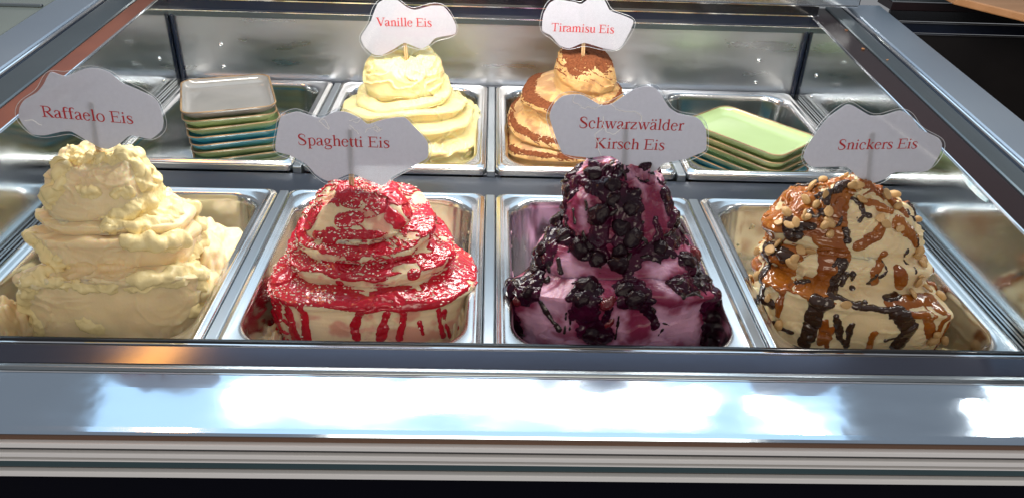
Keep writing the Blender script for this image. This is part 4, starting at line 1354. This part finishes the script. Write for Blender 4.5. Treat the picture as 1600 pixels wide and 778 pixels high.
# 2 red sauce
def stain2(V, N):
    return sstep(.1, .5, fbm(V * 40 + 8, 3) + .2 * up(N)) * .55
root, V, N = ice_cream('spaghetti', 'biscuit_cream', 'beige ice cream mound with glossy red sauce and white crumbs', stain2)
dollop(root, (-.232, .660, -.095), (.022, .035, .045), 'biscuit_cream', 3.)
dollop(root, (-.030, .700, -.080), (.018, .050, .062), 'biscuit_cream', 8.)
nz = fbm(V * 34 + 2.2, 4)
m = stroke_mask(V, POURED['spaghetti']['sauce'], 2.9, .3) + .0008
frontal = sstep(-.2, -.5, N[..., 1])
amb = (nz + .85 * up(N) - .30 - .45 * frontal) * .012
sideL = sstep(-.17, -.20, V[..., 0])
amb = amb + .004 * sideL
amb = amb - .03 * sstep(-.004, -.020, V[..., 2]) * (1 - sideL)
m = np.maximum(m, np.clip(amb, -.02, .008))
skin('raspberry_sauce', V, N, m, .0016, .0016, M['raspberry'], root, grain=.0005 * perlin(V * 260), split=True)
# white crumbs, far too many to count
cm = (m > .001) & (perlin(V * 26 + 3) + .25 * up(N) > .05) & (N[..., 2] > .12)
spots = pick(cm, V, 1500, 3, .0018)
rr = np.random.RandomState(4)
cv, cf = [], []
for (j, i) in spots:
    p, n = V[j, i] + N[j, i] * .0018, N[j, i]
    b = len(cv)
    s = rr.uniform(.0006, .0015)
    q = rr.normal(size=(6, 3)) * .25 + np.array([(1, 0, 0), (-1, 0, 0), (0, .8, 0), (0, -.8, 0), (0, 0, .6), (0, 0, -.6)])
    for a in q:
        cv.append(p + a * s - np.array(root.location))
    cf += [(b + a, b + c_, b + d) for a, c_, d in ((0, 2, 4), (2, 1, 4), (1, 3, 4), (3, 0, 4), (2, 0, 5), (1, 2, 5), (3, 1, 5), (0, 3, 5))]
o = link('white_crumbs', mesh('white_crumbs', cv, cf), M['crumb'], root)
o['kind'] = 'stuff'

# 3 cherry
def stain3(V, N):
    s = sstep(-.006, .006, stroke_mask(V, POURED['kirsch']['stain'], 5., .8) + .004) * .95
    s = np.maximum(s, sstep(-.012, .002, stroke_mask(V, POURED['kirsch']['sauce'] + rivulets(20, 33, .006, .02, .08, .2), 5., .8) + .003) * .95)
    return np.maximum(s, sstep(.05, .7, fbm(V * 36 + 17, 4) + .2 * up(N)) * .8)
root, V, N = ice_cream('kirsch', 'kirsch_cream', 'purple cherry ice cream mound heaped with black cherries and dark sauce', stain3)
m = stroke_mask(V, POURED['kirsch']['sauce'], 6.1, .8) + .0045
m = np.maximum(m, stroke_mask(V, rivulets(34, 21, .003, .010, .03, .13), 3.1, .5))
nz = fbm(V * 30 + 12, 4)
behind = sstep(.69, .73, V[..., 1])
m = np.maximum(m, np.where(behind > .3, (nz + .3 * up(N) - .2) * .012, -.02))
skin('cherry_sauce', V, N, m, .0040, .003, M['kirsch'], root, grain=.0026 * perlin(V * 110) + .0005 * perlin(V * 240), split=True)
scatter(root, 'cherry', CHERRY, V, N, pick((m > .006) & (V[..., 2] > -.09) & (nz > -.45), V, 46, 8, .013), .0160, sink=.75, seed=2)
scatter(root, 'cherry', REDCH, V, N, pick((m > -.002) & (m < .004) & (N[..., 1] < -.3) & (V[..., 2] < .03), V, 6, 9, .02), .0120, sink=.9, seed=3)
mc = stroke_mask(V, POURED['kirsch']['choc'], 2.1, .25)
skin('chocolate_streak', V, N, mc, .0030, .0016, M['flake'], root, split=True)
scatter(root, 'chocolate_flake', FLAKE, V, N, pick((m > -.006) & (V[..., 2] > -.08), V, 75, 11, .008), .0062, sink=.0, seed=5)

# 4 caramel, chocolate, peanuts
root, V, N = ice_cream('nut', 'nut_cream', 'beige ice cream mound with caramel, chocolate sauce and peanuts, front row right end')
mca = stroke_mask(V, POURED['nut']['caramel'], 3.3, .3) + .0026
mca = np.maximum(mca, stroke_mask(V, rivulets(26, 3, .0025, .008, .03, .12), 1.3, .35))
mch = stroke_mask(V, POURED['nut']['choc'], 4.4, .3) + .0014
mch = np.maximum(mch, stroke_mask(V, rivulets(26, 8, .0018, .0045, .03, .10), 7.3, .35))
nz = fbm(V * 30 + 21, 4)
behind = sstep(.69, .73, V[..., 1])
left = sstep(.365, .325, V[..., 0]) * sstep(.0, .03, V[..., 2])
mca = np.maximum(mca, np.where(left > .2, (nz + .6 * up(N) * left - .1) * .010, -.02))
dollop(root, (.290, .690, -.055), (.022, .045, .060), 'nut_cream', 2.)
dollop(root, (.480, .640, -.085), (.026, .030, .034), 'nut_cream', 6.)
mca = np.maximum(mca, np.where(behind > .3, (nz + .35 * up(N) - .25) * .012, -.02))
skin('caramel_sauce', V, N, mca, .0024, .0026, M['caramel'], root, grain=.0007 * perlin(V * 110), split=True)
h = np.where(mca > 0, .0024 * (1 - np.exp(-np.maximum(mca, 0) / .0026)), 0)
V2 = V + N * h[..., None]
skin('chocolate_sauce', V2, N, mch, .0022, .0020, M['chocolate'], root, grain=.0007 * perlin(V * 130 + 5), split=True)
scatter(root, 'peanut', PEANUT, V2, N, idx([p for w_, q in POURED['nut']['peanut'] for p in q]), .0076, sink=.35, seed=6)
scatter(root, 'peanut', PEANUT, V2, N, pick((np.maximum(mca, mch) > -.003) & (up(N) > .25) & (nz > -.1), V, 14, 12, .014), .0078, sink=.3, seed=7)

# 5 vanilla
root, V, N = ice_cream('vanilla', 'vanilla_cream', 'smooth pale vanilla ice cream mound in swirled layers, back row')

# 6 coffee with cocoa
def stain6(V, N):
    return sstep(.25, .8, fbm(V * 60 + 6, 4) + up(N) - .2) * .5
root, V, N = ice_cream('coffee', 'coffee_cream', 'coffee brown ice cream mound dusted with cocoa powder, back row', stain6)
m = (fbm(V * 60 + 40, 3) * .28 + .3 * fbm(V * 22 + 3, 2) + 1.7 * up(N) - .98 + .42 * perlin(V * 420)) * .006
TC = TIERS['coffee'][0]
rad = np.hypot(V[..., 0] - TC[0][0], V[..., 1] - TC[0][1]).mean(1)
lip = np.array([rad[max(0, j - 34):j + 1].max() for j in range(NV)]) - rad    # how far in from the nearest lip below
ring = sstep(.007, .017, lip)[:, None] * sstep(TC[-1][4] + .004, TC[-1][4] - .002, V[..., 2])
m = m - .010 * ring
skin('cocoa_dusting', V, N, m, .0007, .001, M['cocoa'], root, grain=.0003 * perlin(V * 500), split=True)

# splashes of ice cream left on the walls of the pans
SPL = []
for k in range(3):
    v = iv * (1 + .45 * fbm(iv * 1.7 + k * 3.3, 3))[:, None] * np.array([.8, .55, .16])
    SPL.append((v, if_))
rr = random.Random(12)
for o in [q for q in S.objects if q.name.startswith('ice_cream') and q.get('category') == 'ice cream']:
    mm = [c for c in o.children if c.name.startswith('mound')][0].data.materials[0]
    cx = min((-.39, -.13, .13, .39), key=lambda a: abs(a - o.location.x))
    cy = YF if o.location.y < .9 else YB
    vs, fs = [], []
    for _ in range(34):
        v, f = rr.choice(SPL)
        s = rr.uniform(.0015, .0050) * (1 if rr.random() < .8 else 1.7)
        z = rr.uniform(-.075, -.018)
        ins = .0190 + (-.012 - z) * .058
        if rr.random() < .6:                         # back wall
            p = (cx + rr.uniform(-.07, .07), cy + HY - ins, z)
            ax = [(1, 0, 0), (0, 0, 1), (0, -1, 0)]
        else:
            sd = rr.choice((-1, 1))
            p = (cx + sd * (HX - ins), cy + rr.uniform(-.02, .11), z)
            ax = [(0, 1, 0), (0, 0, 1), (-sd, 0, 0)]
        a = rr.uniform(0, 6.28)
        w_ = np.stack([v[:, 0] * math.cos(a) - v[:, 1] * math.sin(a), v[:, 0] * math.sin(a) + v[:, 1] * math.cos(a), v[:, 2]], 1) * s
        b = len(vs)
        vs += list(w_ @ np.array(ax, float) + np.array(p) - np.array(o.location))
        fs += [tuple(b + t for t in q) for q in f]
    sp_ = link('splashes', mesh('splashes', vs, fs), mm, o, True)
    sp_['kind'] = 'stuff'
